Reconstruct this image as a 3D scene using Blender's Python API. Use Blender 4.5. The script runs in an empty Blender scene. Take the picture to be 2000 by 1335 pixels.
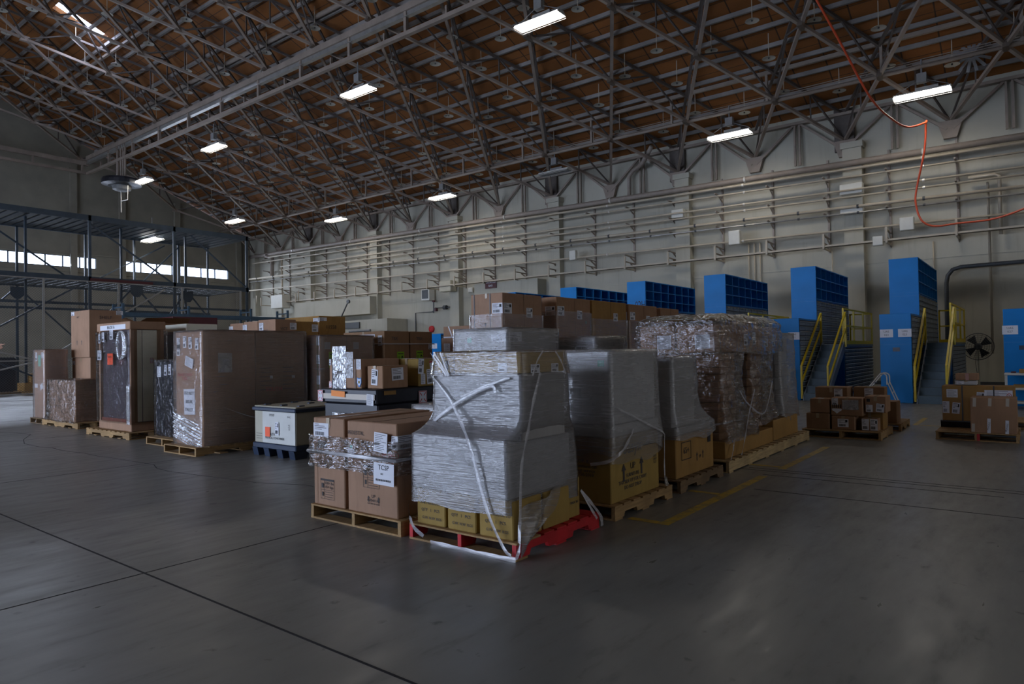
import bpy, bmesh, math, random
from mathutils import Vector, Matrix, noise
rnd = random.Random(11)
C = bpy.context.scene.collection
PI = math.pi
def R(d): return math.radians(d)

# ------------------------------------------------------------------ camera
cam_d = bpy.data.cameras.new('camera'); cam = bpy.data.objects.new('camera', cam_d); C.objects.link(cam)
cam_d.sensor_width = 36.0; cam_d.lens = 36.0 * 1318.2 / 2000.0; cam_d.clip_start = 0.05; cam_d.clip_end = 400
cam.matrix_world = (Matrix.Translation((0, 0, 1.55)) @ Matrix.Rotation(R(-52.136), 4, 'Z') @
                    Matrix.Rotation(R(90 + 0.912), 4, 'X') @ Matrix.Rotation(R(-1.010), 4, 'Z'))
bpy.context.scene.camera = cam

# ------------------------------------------------------------------ world, exposure
w = bpy.data.worlds.new('sky'); bpy.context.scene.world = w; w.use_nodes = True
bg = w.node_tree.nodes['Background']; bg.inputs[0].default_value = (0.62, 0.74, 1.0, 1); bg.inputs[1].default_value = 6.0
vs = bpy.context.scene.view_settings
vs.view_transform = 'Standard'; vs.look = 'None'; vs.gamma = 1.0; vs.use_curve_mapping = False
vs.exposure = 0.0

def area(name, loc, rot, sx, sy, power, col, spread=180):
    d = bpy.data.lights.new(name, 'AREA'); d.shape = 'RECTANGLE'; d.size = sx; d.size_y = sy
    d.energy = power; d.color = col; d.spread = R(spread)
    o = bpy.data.objects.new(name, d); C.objects.link(o); o.location = loc; o.rotation_euler = rot
    return o
# daylight through the open hangar doors in the left wall
area('daylight_left_door', (-15.4, 24, 4.2), (0, R(-78), 0), 7.4, 32, 1150, (0.68, 0.78, 1.0), 140)
area('rear_fill_light', (6, -13.6, 3.4), (R(76), 0, 0), 22, 6.4, 170, (0.86, 0.90, 1.0), 110)  # unseen fill light added to brighten right-hand faces; that wall has no door
# daylight through the high windows of the far wall
area('daylight_window', (25.2, 51.3, 8.27), (R(-62), 0, 0), 7.6, 0.7, 420, (0.70, 0.80, 1.0), 140)
area('daylight_window', (14.0, 51.3, 8.27), (R(-62), 0, 0), 10.0, 0.7, 750, (0.70, 0.80, 1.0), 140)
# daylight falling through the roof hatch
area('daylight_roof_hatch', (13.4, 37.6, 18.1), (0, 0, 0), 2.0, 2.0, 160, (0.65, 0.72, 1.0))
LAMP_POWER = 55.0
LAMP_COL = (1.0, 0.91, 0.79)

# ------------------------------------------------------------------ materials
MATS = {}
def nodes(name):
    m = bpy.data.materials.new(name); m.use_nodes = True
    nt = m.node_tree; b = nt.nodes['Principled BSDF']
    MATS[name] = m
    return m, nt, b
def N(nt, t, **kw):
    n = nt.nodes.new(t)
    for k, v in kw.items(): setattr(n, k, v)
    return n
def L(nt, a, b): nt.links.new(a, b)
def mixcol(nt, fac, a, b):
    n = N(nt, 'ShaderNodeMix', data_type='RGBA')
    for s, v in ((n.inputs[0], fac), (n.inputs[6], a), (n.inputs[7], b)):
        if hasattr(v, 'is_output') or hasattr(v, 'links'): L(nt, v, s)
        elif isinstance(v, (tuple, list)): s.default_value = (*v[:3], 1)
        else: s.default_value = v
    return n.outputs[2]
def mapping(nt, scale, rot=(0, 0, 0), src='Object'):
    tc = N(nt, 'ShaderNodeTexCoord'); mp = N(nt, 'ShaderNodeMapping')
    mp.inputs['Scale'].default_value = scale; mp.inputs['Rotation'].default_value = rot
    L(nt, tc.outputs[src], mp.inputs['Vector']); return mp.outputs[0]
def ntex(nt, vec, scale, detail=4, rough=.55):
    n = N(nt, 'ShaderNodeTexNoise'); n.inputs['Scale'].default_value = scale
    n.inputs['Detail'].default_value = detail; n.inputs['Roughness'].default_value = rough
    if vec is not None: L(nt, vec, n.inputs['Vector'])
    return n.outputs[0]
def ramp(nt, fac, a, b):
    r = N(nt, 'ShaderNodeMapRange'); r.inputs[1].default_value = a; r.inputs[2].default_value = b
    L(nt, fac, r.inputs[0]); return r.outputs[0]
def bump(nt, b, h, strength, dist=.01):
    n = N(nt, 'ShaderNodeBump'); n.inputs['Strength'].default_value = strength; n.inputs['Distance'].default_value = dist
    L(nt, h, n.inputs['Height']); L(nt, n.outputs[0], b.inputs['Normal'])
def simple(name, col, rough=.6, metal=0.0, var=.12, vscale=3.0, bmp=0.0, bscale=60, spec=.5, mscale=(1, 1, 1)):
    m, nt, b = nodes(name)
    v = mapping(nt, mscale)
    n = ntex(nt, v, vscale)
    f = ramp(nt, n, .3, .7)
    d = tuple(max(0, c * (1 - var)) for c in col); l = tuple(min(1, c * (1 + var)) for c in col)
    L(nt, mixcol(nt, f, d, l), b.inputs['Base Color'])
    b.inputs['Roughness'].default_value = rough; b.inputs['Metallic'].default_value = metal
    b.inputs['Specular IOR Level'].default_value = spec
    if bmp: bump(nt, b, ntex(nt, v, bscale, 3), bmp, .004)
    return m
def wood(name, col, var=.3):
    m, nt, b = nodes(name)
    v = mapping(nt, (2.2, 22, 22)); n = ntex(nt, v, 2.0, 5)
    v2 = mapping(nt, (1, 1, 1)); n2 = ntex(nt, v2, 1.6, 3)
    a = mixcol(nt, ramp(nt, n, .3, .7), tuple(c * (1 - var) for c in col), tuple(c * (1 + var * .6) for c in col))
    L(nt, mixcol(nt, ramp(nt, n2, .45, .75), a, tuple(c * .55 for c in col)), b.inputs['Base Color'])
    b.inputs['Roughness'].default_value = .75
    bump(nt, b, n, .3, .004); return m
def cardboard(name, col):
    m, nt, b = nodes(name)
    v = mapping(nt, (1, 1, 1)); n = ntex(nt, v, 2.3, 5)
    v2 = mapping(nt, (9, 9, 1.2)); n2 = ntex(nt, v2, 2.0, 3)
    a = mixcol(nt, ramp(nt, n, .3, .7), tuple(c * .86 for c in col), tuple(c * 1.1 for c in col))
    L(nt, mixcol(nt, ramp(nt, n2, .5, .85), a, tuple(c * .8 for c in col)), b.inputs['Base Color'])
    b.inputs['Roughness'].default_value = .72; b.inputs['Specular IOR Level'].default_value = .3
    bump(nt, b, ntex(nt, v, 7, 3), .25, .01); return m
def film(name, milk, milkcol, gloss=.10, strength=.6, diag=0.0, fineness=1.0, patch=.25, dist=.006, crumple=0.0, base=.06):
    """stretch wrap: see-through, milky where layers overlap, with tight stretch ridges"""
    m = bpy.data.materials.new(name); m.use_nodes = True; nt = m.node_tree; nt.nodes.clear(); MATS[name] = m
    out = N(nt, 'ShaderNodeOutputMaterial')
    v1 = mapping(nt, (1.6, 1.6, 60 * fineness), (R(4 + diag * 30), R(3 + diag * 22), 0)); n1 = ntex(nt, v1, 1.5, 3, .6)
    v2 = mapping(nt, (2.4, 2.4, 30 * fineness), (R(-16 + diag * -25), R(18 + diag * 20), 0)); n2 = ntex(nt, v2, 1.3, 3, .55)
    v3 = mapping(nt, (1, 1, 1)); n3 = ntex(nt, v3, 2.4, 3)
    def math_(op, x, y):
        q = N(nt, 'ShaderNodeMath', operation=op)
        for s_, v_ in zip(q.inputs, (x, y)):
            if isinstance(v_, (int, float)): s_.default_value = v_
            else: L(nt, v_, s_)
        return q.outputs[0]
    sel = ramp(nt, n3, .42, .58)
    h = math_('ADD', n1, math_('MULTIPLY', math_('MULTIPLY', n2, 1.6), sel))
    if crumple:
        vo = N(nt, 'ShaderNodeTexVoronoi'); vo.inputs['Scale'].default_value = 7.0; vo.inputs['Randomness'].default_value = 1.0
        wp = N(nt, 'ShaderNodeVectorMath', operation='ADD'); L(nt, mapping(nt, (1, 1, 1.7)), wp.inputs[0])
        nn = N(nt, 'ShaderNodeTexNoise'); nn.inputs['Scale'].default_value = 3.0; L(nt, nn.outputs[1], wp.inputs[1]); L(nt, wp.outputs[0], vo.inputs['Vector'])
        h = math_('ADD', h, math_('MULTIPLY', vo.outputs['Distance'], crumple))
    bp = N(nt, 'ShaderNodeBump'); bp.inputs['Strength'].default_value = strength; bp.inputs['Distance'].default_value = dist
    L(nt, h, bp.inputs['Height'])
    tr = N(nt, 'ShaderNodeBsdfTransparent'); tr.inputs[0].default_value = (.97, .97, .97, 1)
    di = N(nt, 'ShaderNodeBsdfDiffuse'); di.inputs[0].default_value = (*milkcol, 1)
    tl = N(nt, 'ShaderNodeBsdfTranslucent'); tl.inputs[0].default_value = (*milkcol, 1)
    gl = N(nt, 'ShaderNodeBsdfGlossy'); gl.inputs[0].default_value = (1, 1, 1, 1); gl.inputs['Roughness'].default_value = gloss
    L(nt, bp.outputs[0], gl.inputs['Normal'])
    dm = N(nt, 'ShaderNodeMixShader'); dm.inputs[0].default_value = .25; L(nt, di.outputs[0], dm.inputs[1]); L(nt, tl.outputs[0], dm.inputs[2])
    lines = math_('MULTIPLY', math_('ADD', ramp(nt, n1, .56, .66), math_('MULTIPLY', ramp(nt, n2, .57, .66), sel)), patch)
    mk = math_('ADD', math_('ADD', lines, milk), math_('MULTIPLY', math_('SUBTRACT', n3, .5), patch))
    mk = math_('MINIMUM', math_('MAXIMUM', mk, 0.0), 1.0)
    mx = N(nt, 'ShaderNodeMixShader'); L(nt, mk, mx.inputs[0]); L(nt, tr.outputs[0], mx.inputs[1]); L(nt, dm.outputs[0], mx.inputs[2])
    fr = N(nt, 'ShaderNodeFresnel'); fr.inputs[0].default_value = 1.5; L(nt, bp.outputs[0], fr.inputs['Normal'])
    fm = math_('ADD', fr.outputs[0], base)
    ms = N(nt, 'ShaderNodeMixShader'); L(nt, fm, ms.inputs[0]); L(nt, mx.outputs[0], ms.inputs[1]); L(nt, gl.outputs[0], ms.inputs[2])
    L(nt, ms.outputs[0], out.inputs[0]); return m
def emit(name, col, strength):
    m, nt, b = nodes(name); b.inputs['Base Color'].default_value = (.8, .8, .8, 1)
    b.inputs['Emission Color'].default_value = (*col, 1); b.inputs['Emission Strength'].default_value = strength; return m

KRAFT = cardboard('kraft_cardboard', (.36, .205, .115))
KRAFT2 = cardboard('dark_kraft_cardboard', (.29, .165, .085))
TAN = cardboard('tan_cardboard', (.38, .225, .14))
YKRAFT = cardboard('ochre_cardboard', (.36, .235, .062))
OKRAFT = cardboard('orange_brown_cardboard', (.36, .20, .06))
WHITEBOX = cardboard('white_cardboard', (.54, .53, .52))
GREYBOX = cardboard('grey_cardboard', (.36, .345, .33))
TAPE = simple('packing_tape', (.42, .32, .20), .25, var=.05)
CLEARTAPE = simple('clear_tape', (.50, .44, .36), .18, var=.08)
PAPER = simple('white_paper', (.74, .75, .80), .6, var=.03)
INK = simple('black_ink', (.02, .02, .025), .7, var=0)
PRINT = simple('brown_black_print', (.055, .045, .042), .7, var=0)
GREYINK = simple('grey_ink', (.075, .07, .07), .7, var=0)
REDINK = simple('red_marker', (.55, .05, .04), .6, var=0)
BLUEINK = simple('blue_ink', (.05, .25, .65), .6, var=0)
ORANGE = simple('fluorescent_orange_paper', (1.0, .13, .04), .5, var=.03)
ORANGE2 = simple('orange_card', (.95, .28, .03), .5, var=.03)
LIME = simple('lime_green_paper', (.25, .50, .01), .5, var=.03)
MINT = simple('green_sticker', (.10, .50, .36), .5, var=.03)
POUCH = film('clear_document_pouch', .30, (.75, .77, .82), .08, 1.0, .5, .35, .3, .02, .6, .12)
PINE = wood('pallet_wood', (.40, .245, .10))
PINED = wood('old_pallet_wood', (.20, .125, .06))
LPINE = wood('fresh_pallet_wood', (.52, .37, .18))
REDP = simple('red_painted_wood', (.50, .015, .02), .55, var=.2, vscale=6)
BLACKP = simple('black_plastic', (.012, .014, .02), .38, var=.2)
NAVYP = simple('dark_blue_black_plastic', (.025, .04, .075), .4, var=.2)
CREAM = simple('cream_plastic_panel', (.46, .43, .33), .55, var=.07)
BLUE = simple('blue_painted_steel', (.002, .20, .56), .42, var=.08, vscale=1.5, spec=.2)
BLUED = simple('blue_shelf_steel', (.006, .20, .54), .5, var=.08)
GSTEEL = simple('grey_drawer_steel', (.19, .23, .28), .45, var=.10)
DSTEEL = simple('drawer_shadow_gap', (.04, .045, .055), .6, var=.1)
STEPM = simple('grey_blue_stair_steel', (.10, .15, .19), .5, var=.12, vscale=4)
YEL = simple('yellow_safety_paint', (.66, .47, .005), .45, var=.07)
RACK = simple('dark_blue_rack_steel', (.032, .048, .066), .5, var=.2)
RACK2 = simple('slate_blue_rack_steel', (.045, .085, .125), .5, var=.15)
GALV = simple('galvanised_perforated_steel', (.30, .29, .27), .5, .5, var=.2, vscale=30)
TRUSS = simple('truss_painted_steel', (.25, .20, .162), .6, var=.18, vscale=1.5)
TRUSSD = simple('dark_truss_steel', (.085, .068, .058), .65, var=.2)
PURL = simple('purlin_painted_steel', (.23, .21, .195), .6, var=.2, vscale=1.2)
PIPE = simple('cream_painted_pipe', (.44, .38, .29), .5, var=.1, vscale=1.5)
PIPE2 = simple('bare_steel_pipe', (.38, .37, .35), .35, .6, var=.15)
PIPEB = simple('brown_grey_duct_pipe', (.27, .225, .19), .55, var=.12)
PIPED = simple('dark_grey_pipe', (.06, .065, .07), .5, var=.15)
CREAMB = simple('cream_electrical_box', (.62, .61, .55), .5, var=.05)
GREYB = simple('grey_machine_steel', (.17, .17, .17), .5, var=.2)
HOSE = simple('red_rubber_hose', (.55, .07, .02), .4, var=.1)
WHITEM = simple('white_painted_metal', (.60, .60, .56), .45, var=.08)
ALU = simple('aluminium', (.62, .60, .55), .4, .3, var=.1)
DISC = simple('cream_sprinkler_plate', (.42, .40, .34), .5, var=.1)
MAROON = simple('maroon_sign', (.07, .012, .015), .5, var=.1)
TUBE_E = emit('fluorescent_tube_glow', (1.0, .97, .92), 14.0)
REFL = simple('white_reflector', (.75, .75, .72), .3, var=.03)
SKIN = simple('skin', (.55, .30, .21), .5, var=.06)
SHIRT = simple('white_cotton', (.70, .70, .72), .8, var=.05)
TROUS = simple('navy_trousers', (.03, .035, .06), .8, var=.1)
HAIR = simple('dark_hair', (.03, .02, .015), .6, var=.2)
BLACKW = simple('black_machine_casing', (.016, .017, .024), .3, var=.3)
DGLASS = simple('dark_tinted_door', (.10, .085, .10), .15, var=.2)
WOODRED = simple('reddish_wood_veneer', (.22, .055, .035), .4, var=.2, mscale=(6, 6, 1))
DUSTW = simple('ivory_panel', (.85, .82, .68), .45, var=.05)
YLINE = None

FCLEAR = film('clear_stretch_film', .15, (.70, .66, .66), .10, .9, .15, .7, .16, .010, .0, .06)
FDARK = film('glossy_film_over_black', .0, (.5, .5, .55), .08, 1.0, .4, .6, .05, .02, .4, .03)
FMILK = film('milky_stretch_film', .50, (.39, .38, .385), .12, 1.0, .08, .9, .24, .006, .0, .03)
FMILK2 = film('milky_stretch_film_thin', .40, (.54, .53, .53), .12, 1.0, .45, .8, .26, .006, .0, .03)
FSHINY = film('shiny_crumpled_film', .06, (.70, .67, .66), .07, 1.0, .75, .4, .24, .035, .6, .12)
FROPE = film('twisted_white_film', .55, (.70, .69, .72), .2, .6, .3, 1.0, .25)

# floor
def floor_mat():
    m, nt, b = nodes('polished_concrete')
    v = mapping(nt, (1, 1, 1)); big = ntex(nt, v, .35, 5, .6); mid = ntex(nt, v, 2.2, 6, .62)
    vs_ = mapping(nt, (1.2, 5.0, 1), (0, 0, R(28))); streak = ntex(nt, vs_, 1.4, 5, .65)
    c = mixcol(nt, ramp(nt, big, .3, .7), (.155, .153, .140), (.222, .219, .200))
    c = mixcol(nt, ramp(nt, mid, .42, .72), c, (.205, .20, .182))
    c = mixcol(nt, ramp(nt, streak, .57, .80), c, (.125, .125, .118))
    vo = N(nt, 'ShaderNodeTexNoise'); vo.inputs['Scale'].default_value = 5.5; vo.inputs['Detail'].default_value = 6
    L(nt, v, vo.inputs['Vector'])
    c = mixcol(nt, ramp(nt, vo.outputs[0], .66, .74), c, (.07, .07, .068))
    L(nt, c, b.inputs['Base Color'])
    r = N(nt, 'ShaderNodeMapRange'); r.inputs[1].default_value = .3; r.inputs[2].default_value = .7
    r.inputs[3].default_value = .27; r.inputs[4].default_value = .46
    L(nt, streak, r.inputs[0]); L(nt, r.outputs[0], b.inputs['Roughness'])
    b.inputs['Specular IOR Level'].default_value = .42
    bump(nt, b, mid, .05, .004); return m
FLOORM = floor_mat()
JOINT = simple('joint_sealant', (.018, .018, .022), .8, var=.2)
CRACKM = simple('crack_dark', (.035, .035, .038), .9, var=.2)
def yline_mat():
    m, nt, b = nodes('worn_yellow_floor_paint')
    v = mapping(nt, (1, 1, 1)); n = ntex(nt, v, 9, 5, .65)
    L(nt, mixcol(nt, ramp(nt, n, .40, .62), (.55, .36, .01), (.25, .20, .08)), b.inputs['Base Color'])
    b.inputs['Roughness'].default_value = .5; return m
YLINE = yline_mat()
def wall_mat():
    m, nt, b = nodes('cream_painted_wall')
    v = mapping(nt, (1, 1, 1)); n = ntex(nt, v, .5, 5); n2 = ntex(nt, mapping(nt, (3, 3, .3)), 1.2, 4)
    c = mixcol(nt, ramp(nt, n, .3, .7), (.37, .352, .285), (.45, .43, .355))
    c = mixcol(nt, ramp(nt, n2, .55, .8), c, (.34, .32, .255))
    L(nt, c, b.inputs['Base Color']); b.inputs['Roughness'].default_value = .7
    bump(nt, b, ntex(nt, v, 12, 3), .1, .01); return m
WALLM = wall_mat()
WALLB = simple('grey_beige_back_wall', (.23, .21, .165), .75, var=.15, vscale=.7)
def ceil_mat():
    m, nt, b = nodes('orange_brown_roof_boards')
    tc = N(nt, 'ShaderNodeTexCoord'); sp = N(nt, 'ShaderNodeSeparateXYZ'); L(nt, tc.outputs['Object'], sp.inputs[0])
    v = mapping(nt, (1, .4, 1)); n = ntex(nt, v, 1.1, 5)
    c = mixcol(nt, ramp(nt, n, .3, .7), (.18, .064, .011), (.26, .094, .018))
    def lines(sock, period, wdt):
        a = N(nt, 'ShaderNodeMath', operation='DIVIDE'); a.inputs[1].default_value = period; L(nt, sock, a.inputs[0])
        f = N(nt, 'ShaderNodeMath', operation='FRACT'); L(nt, a.outputs[0], f.inputs[0])
        l = N(nt, 'ShaderNodeMath', operation='LESS_THAN'); l.inputs[1].default_value = wdt; L(nt, f.outputs[0], l.inputs[0]); return l.outputs[0]
    c = mixcol(nt, lines(sp.outputs[0], .62, .05), c, (.07, .03, .012))
    c = mixcol(nt, lines(sp.outputs[1], 1.24, .04), c, (.05, .022, .01))
    L(nt, c, b.inputs['Base Color']); b.inputs['Roughness'].default_value = .8; return m
CEILM = ceil_mat()
def mesh_mat():
    m, nt, b = nodes('chain_link_wire')
    b.inputs['Base Color'].default_value = (.10, .105, .11, 1); b.inputs['Metallic'].default_value = .3; b.inputs['Roughness'].default_value = .6
    outs = []
    for s in (1, -1):
        tc = N(nt, 'ShaderNodeTexCoord'); sp = N(nt, 'ShaderNodeSeparateXYZ'); L(nt, tc.outputs['Object'], sp.inputs[0])
        h = N(nt, 'ShaderNodeMath', operation='ADD'); L(nt, sp.outputs[0], h.inputs[0]); L(nt, sp.outputs[1], h.inputs[1])
        z = N(nt, 'ShaderNodeMath', operation='MULTIPLY'); L(nt, sp.outputs[2], z.inputs[0]); z.inputs[1].default_value = s
        a = N(nt, 'ShaderNodeMath', operation='ADD'); L(nt, h.outputs[0], a.inputs[0]); L(nt, z.outputs[0], a.inputs[1])
        d = N(nt, 'ShaderNodeMath', operation='DIVIDE'); d.inputs[1].default_value = .11; L(nt, a.outputs[0], d.inputs[0])
        f = N(nt, 'ShaderNodeMath', operation='FRACT'); L(nt, d.outputs[0], f.inputs[0])
        l = N(nt, 'ShaderNodeMath', operation='LESS_THAN'); l.inputs[1].default_value = .14; L(nt, f.outputs[0], l.inputs[0]); outs.append(l.outputs[0])
    mx = N(nt, 'ShaderNodeMath', operation='MAXIMUM'); L(nt, outs[0], mx.inputs[0]); L(nt, outs[1], mx.inputs[1])
    L(nt, mx.outputs[0], b.inputs['Alpha']); return m
CHAIN = mesh_mat()
def pane_mat():
    m = bpy.data.materials.new('window_glass'); m.use_nodes = True; nt = m.node_tree; nt.nodes.clear()
    out = N(nt, 'ShaderNodeOutputMaterial'); t = N(nt, 'ShaderNodeBsdfTransparent'); g = N(nt, 'ShaderNodeBsdfGlossy')
    g.inputs['Roughness'].default_value = .05; x = N(nt, 'ShaderNodeMixShader'); x.inputs[0].default_value = .06
    L(nt, t.outputs[0], x.inputs[1]); L(nt, g.outputs[0], x.inputs[2]); L(nt, x.outputs[0], out.inputs[0]); return m
GLASS = pane_mat()

# ------------------------------------------------------------------ mesh builder
class MB:
    def __init__(s): s.v = []; s.f = []; s.m = []
    def add(s, vs_, fs, mi=0):
        o = len(s.v); s.v += [tuple(p) for p in vs_]; s.f += [tuple(i + o for i in f) for f in fs]; s.m += [mi] * len(fs)
    def box(s, x0, y0, z0, x1, y1, z1, mi=0):
        if x0 > x1: x0, x1 = x1, x0
        if y0 > y1: y0, y1 = y1, y0
        if z0 > z1: z0, z1 = z1, z0
        s.add([(x0, y0, z0), (x1, y0, z0), (x1, y1, z0), (x0, y1, z0), (x0, y0, z1), (x1, y0, z1), (x1, y1, z1), (x0, y1, z1)],
              [(0, 3, 2, 1), (4, 5, 6, 7), (0, 1, 5, 4), (1, 2, 6, 5), (2, 3, 7, 6), (3, 0, 4, 7)], mi)
    def cbox(s, x0, y0, z0, x1, y1, z1, c, mi=0):
        """box with chamfered vertical and top edges"""
        r0 = [(x0 + c, y0), (x1 - c, y0), (x1, y0 + c), (x1, y1 - c), (x1 - c, y1), (x0 + c, y1), (x0, y1 - c), (x0, y0 + c)]
        cx, cy = (x0 + x1) / 2, (y0 + y1) / 2
        def ins(k): return [(cx + (px - cx) * (1 - k / max(1e-6, (x1 - x0) / 2)), cy + (py - cy) * (1 - k / max(1e-6, (y1 - y0) / 2))) for px, py in r0]
        vs_ = []
        for rr, z in ((ins(c), z0), (r0, z0 + c), (r0, z1 - c), (ins(c), z1)): vs_ += [(a, b, z) for a, b in rr]
        fs = [tuple(reversed(range(8))), tuple(range(24, 32))]
        for k in range(3):
            for i in range(8): j = (i + 1) % 8; fs.append((k * 8 + i, k * 8 + j, k * 8 + 8 + j, k * 8 + 8 + i))
        s.add(vs_, fs, mi)
    def bar(s, p, q, w_, h, mi=0, up=(0, 0, 1)):
        p, q = Vector(p), Vector(q); d = (q - p)
        if d.length < 1e-6: return
        d.normalize(); u = Vector(up)
        if abs(d.dot(u)) > .98: u = Vector((1, 0, 0))
        a = d.cross(u).normalized() * w_ / 2; b = a.cross(d).normalized() * h / 2
        vs_ = [p - a - b, p + a - b, p + a + b, p - a + b, q - a - b, q + a - b, q + a + b, q - a + b]
        s.add(vs_, [(0, 1, 2, 3), (7, 6, 5, 4), (0, 4, 5, 1), (1, 5, 6, 2), (2, 6, 7, 3), (3, 7, 4, 0)], mi)
    def tube(s, pts, r, n=8, mi=0, r2=None):
        pts = [Vector(p) for p in pts]; rings = []; prev = None
        for i, p in enumerate(pts):
            d = (pts[min(i + 1, len(pts) - 1)] - pts[max(i - 1, 0)]).normalized()
            if prev is None:
                u = Vector((0, 0, 1)) if abs(d.z) < .95 else Vector((1, 0, 0)); a = d.cross(u).normalized()
            else: a = (prev - d * prev.dot(d)).normalized()
            prev = a; b = d.cross(a); rr = r if r2 is None else r + (r2 - r) * i / (len(pts) - 1)
            rings.append([p + (a * math.cos(2 * PI * k / n) + b * math.sin(2 * PI * k / n)) * rr for k in range(n)])
        vs_ = [v for rg in rings for v in rg]; fs = []
        for i in range(len(pts) - 1):
            for k in range(n): j = (k + 1) % n; fs.append((i * n + k, i * n + j, i * n + n + j, i * n + n + k))
        fs += [tuple(reversed(range(n))), tuple((len(pts) - 1) * n + k for k in range(n))]
        s.add(vs_, fs, mi)
    def lathe(s, prof, n=20, mi=0, c=(0, 0, 0), axis='z'):
        vs_ = []
        for r, z in prof:
            for k in range(n):
                a = 2 * PI * k / n; x, y = r * math.cos(a), r * math.sin(a)
                if axis == 'z': p = (x, y, z)
                elif axis == 'x': p = (z, x, y)
                else: p = (x, z, y)
                vs_.append((p[0] + c[0], p[1] + c[1], p[2] + c[2]))
        fs = []
        for i in range(len(prof) - 1):
            for k in range(n): j = (k + 1) % n; fs.append((i * n + k, i * n + j, i * n + n + j, i * n + n + k))
        s.add(vs_, fs, mi)
    def prism(s, poly, z0, z1, mi=0, axis='z'):
        n = len(poly)
        def P(a, b, z): return {'z': (a, b, z), 'y': (a, z, b), 'x': (z, a, b)}[axis]
        vs_ = [P(a, b, z0) for a, b in poly] + [P(a, b, z1) for a, b in poly]
        fs = [tuple(reversed(range(n))), tuple(range(n, 2 * n))] + [(i, (i + 1) % n, (i + 1) % n + n, i + n) for i in range(n)]
        s.add(vs_, fs, mi)
    def mesh(s, name, mats, smooth=False, bevel=0):
        me = bpy.data.meshes.new(name); me.from_pydata([tuple(map(float, p)) for p in s.v], [], s.f)
        if not isinstance(mats, (list, tuple)): mats = [mats]
        for m in mats: me.materials.append(m)
        me.polygons.foreach_set('material_index', s.m)
        if smooth: me.polygons.foreach_set('use_smooth', [True] * len(s.f))
        bm = bmesh.new(); bm.from_mesh(me); bmesh.ops.recalc_face_normals(bm, faces=bm.faces)
        if bevel: bmesh.ops.bevel(bm, geom=list(bm.edges), offset=bevel, segments=1, affect='EDGES', clamp_overlap=True)
        bm.to_mesh(me); bm.free(); me.update(); return me
    def build(s, name, mats, parent=None, smooth=False, bevel=0, label=None):
        o = bpy.data.objects.new(name, s.mesh(name, mats, smooth, bevel)); C.objects.link(o)
        if parent: o.parent = parent
        if label: o['label'] = label
        return o
def tag(o, label, cat, group=None):
    o['label'] = label; o['category'] = cat
    if group: o['group'] = group
    return o
def thing(name, label, cat, loc=(0, 0, 0), rz=0, group=None):
    o = bpy.data.objects.new(name, None); C.objects.link(o); o.empty_display_size = .2
    o.location = loc; o.rotation_euler = (0, 0, rz); return tag(o, label, cat, group)
def struct(o): o['kind'] = 'structure'; return o
def copy_tree(o, parent=None):
    c = o.copy(); C.objects.link(c)
    if parent: c.parent = parent
    for ch in [x for x in bpy.data.objects if x.parent == o]: copy_tree(ch, c)
    return c
_tc = {}
def text_mesh(body, size, mat, align='CENTER'):
    k = (body, size, mat.name, align)
    if k in _tc: return _tc[k]
    cu = bpy.data.curves.new('text', 'FONT'); cu.body = body; cu.size = size; cu.extrude = .0006
    cu.align_x = align; cu.align_y = 'CENTER'; cu.space_line = .9; cu.resolution_u = 2
    o = bpy.data.objects.new('text', cu); C.objects.link(o); bpy.context.view_layer.update()
    me = bpy.data.meshes.new_from_object(o.evaluated_get(bpy.context.evaluated_depsgraph_get()))
    me.materials.clear(); me.materials.append(mat); C.objects.unlink(o); bpy.data.objects.remove(o)
    _tc[k] = me; return me
# frame of a face: origin, u axis, v axis, normal.  'L' is the -x face (u runs to -y), 'R' the -y face (u runs to +x), 'T' the top
def facemat(face, d, u, v, off, rot=0):
    dx, dy, z1 = d[0] / 2, d[1] / 2, d[2]; z0 = d[3] if len(d) > 3 else 0
    if face == 'L': o = Vector((-dx - off, dy - u * 2 * dy, z0 + v * (z1 - z0))); X, Y, Z = Vector((0, -1, 0)), Vector((0, 0, 1)), Vector((-1, 0, 0))
    elif face == 'R': o = Vector((-dx + u * 2 * dx, -dy - off, z0 + v * (z1 - z0))); X, Y, Z = Vector((1, 0, 0)), Vector((0, 0, 1)), Vector((0, -1, 0))
    else: o = Vector((-dx + u * 2 * dx, -dy + v * 2 * dy, z1 + off)); X, Y, Z = Vector((1, 0, 0)), Vector((0, 1, 0)), Vector((0, 0, 1))
    m = Matrix((X, Y, Z)).transposed().to_4x4(); m.translation = o
    return m @ Matrix.Rotation(rot, 4, 'Z')
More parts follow.
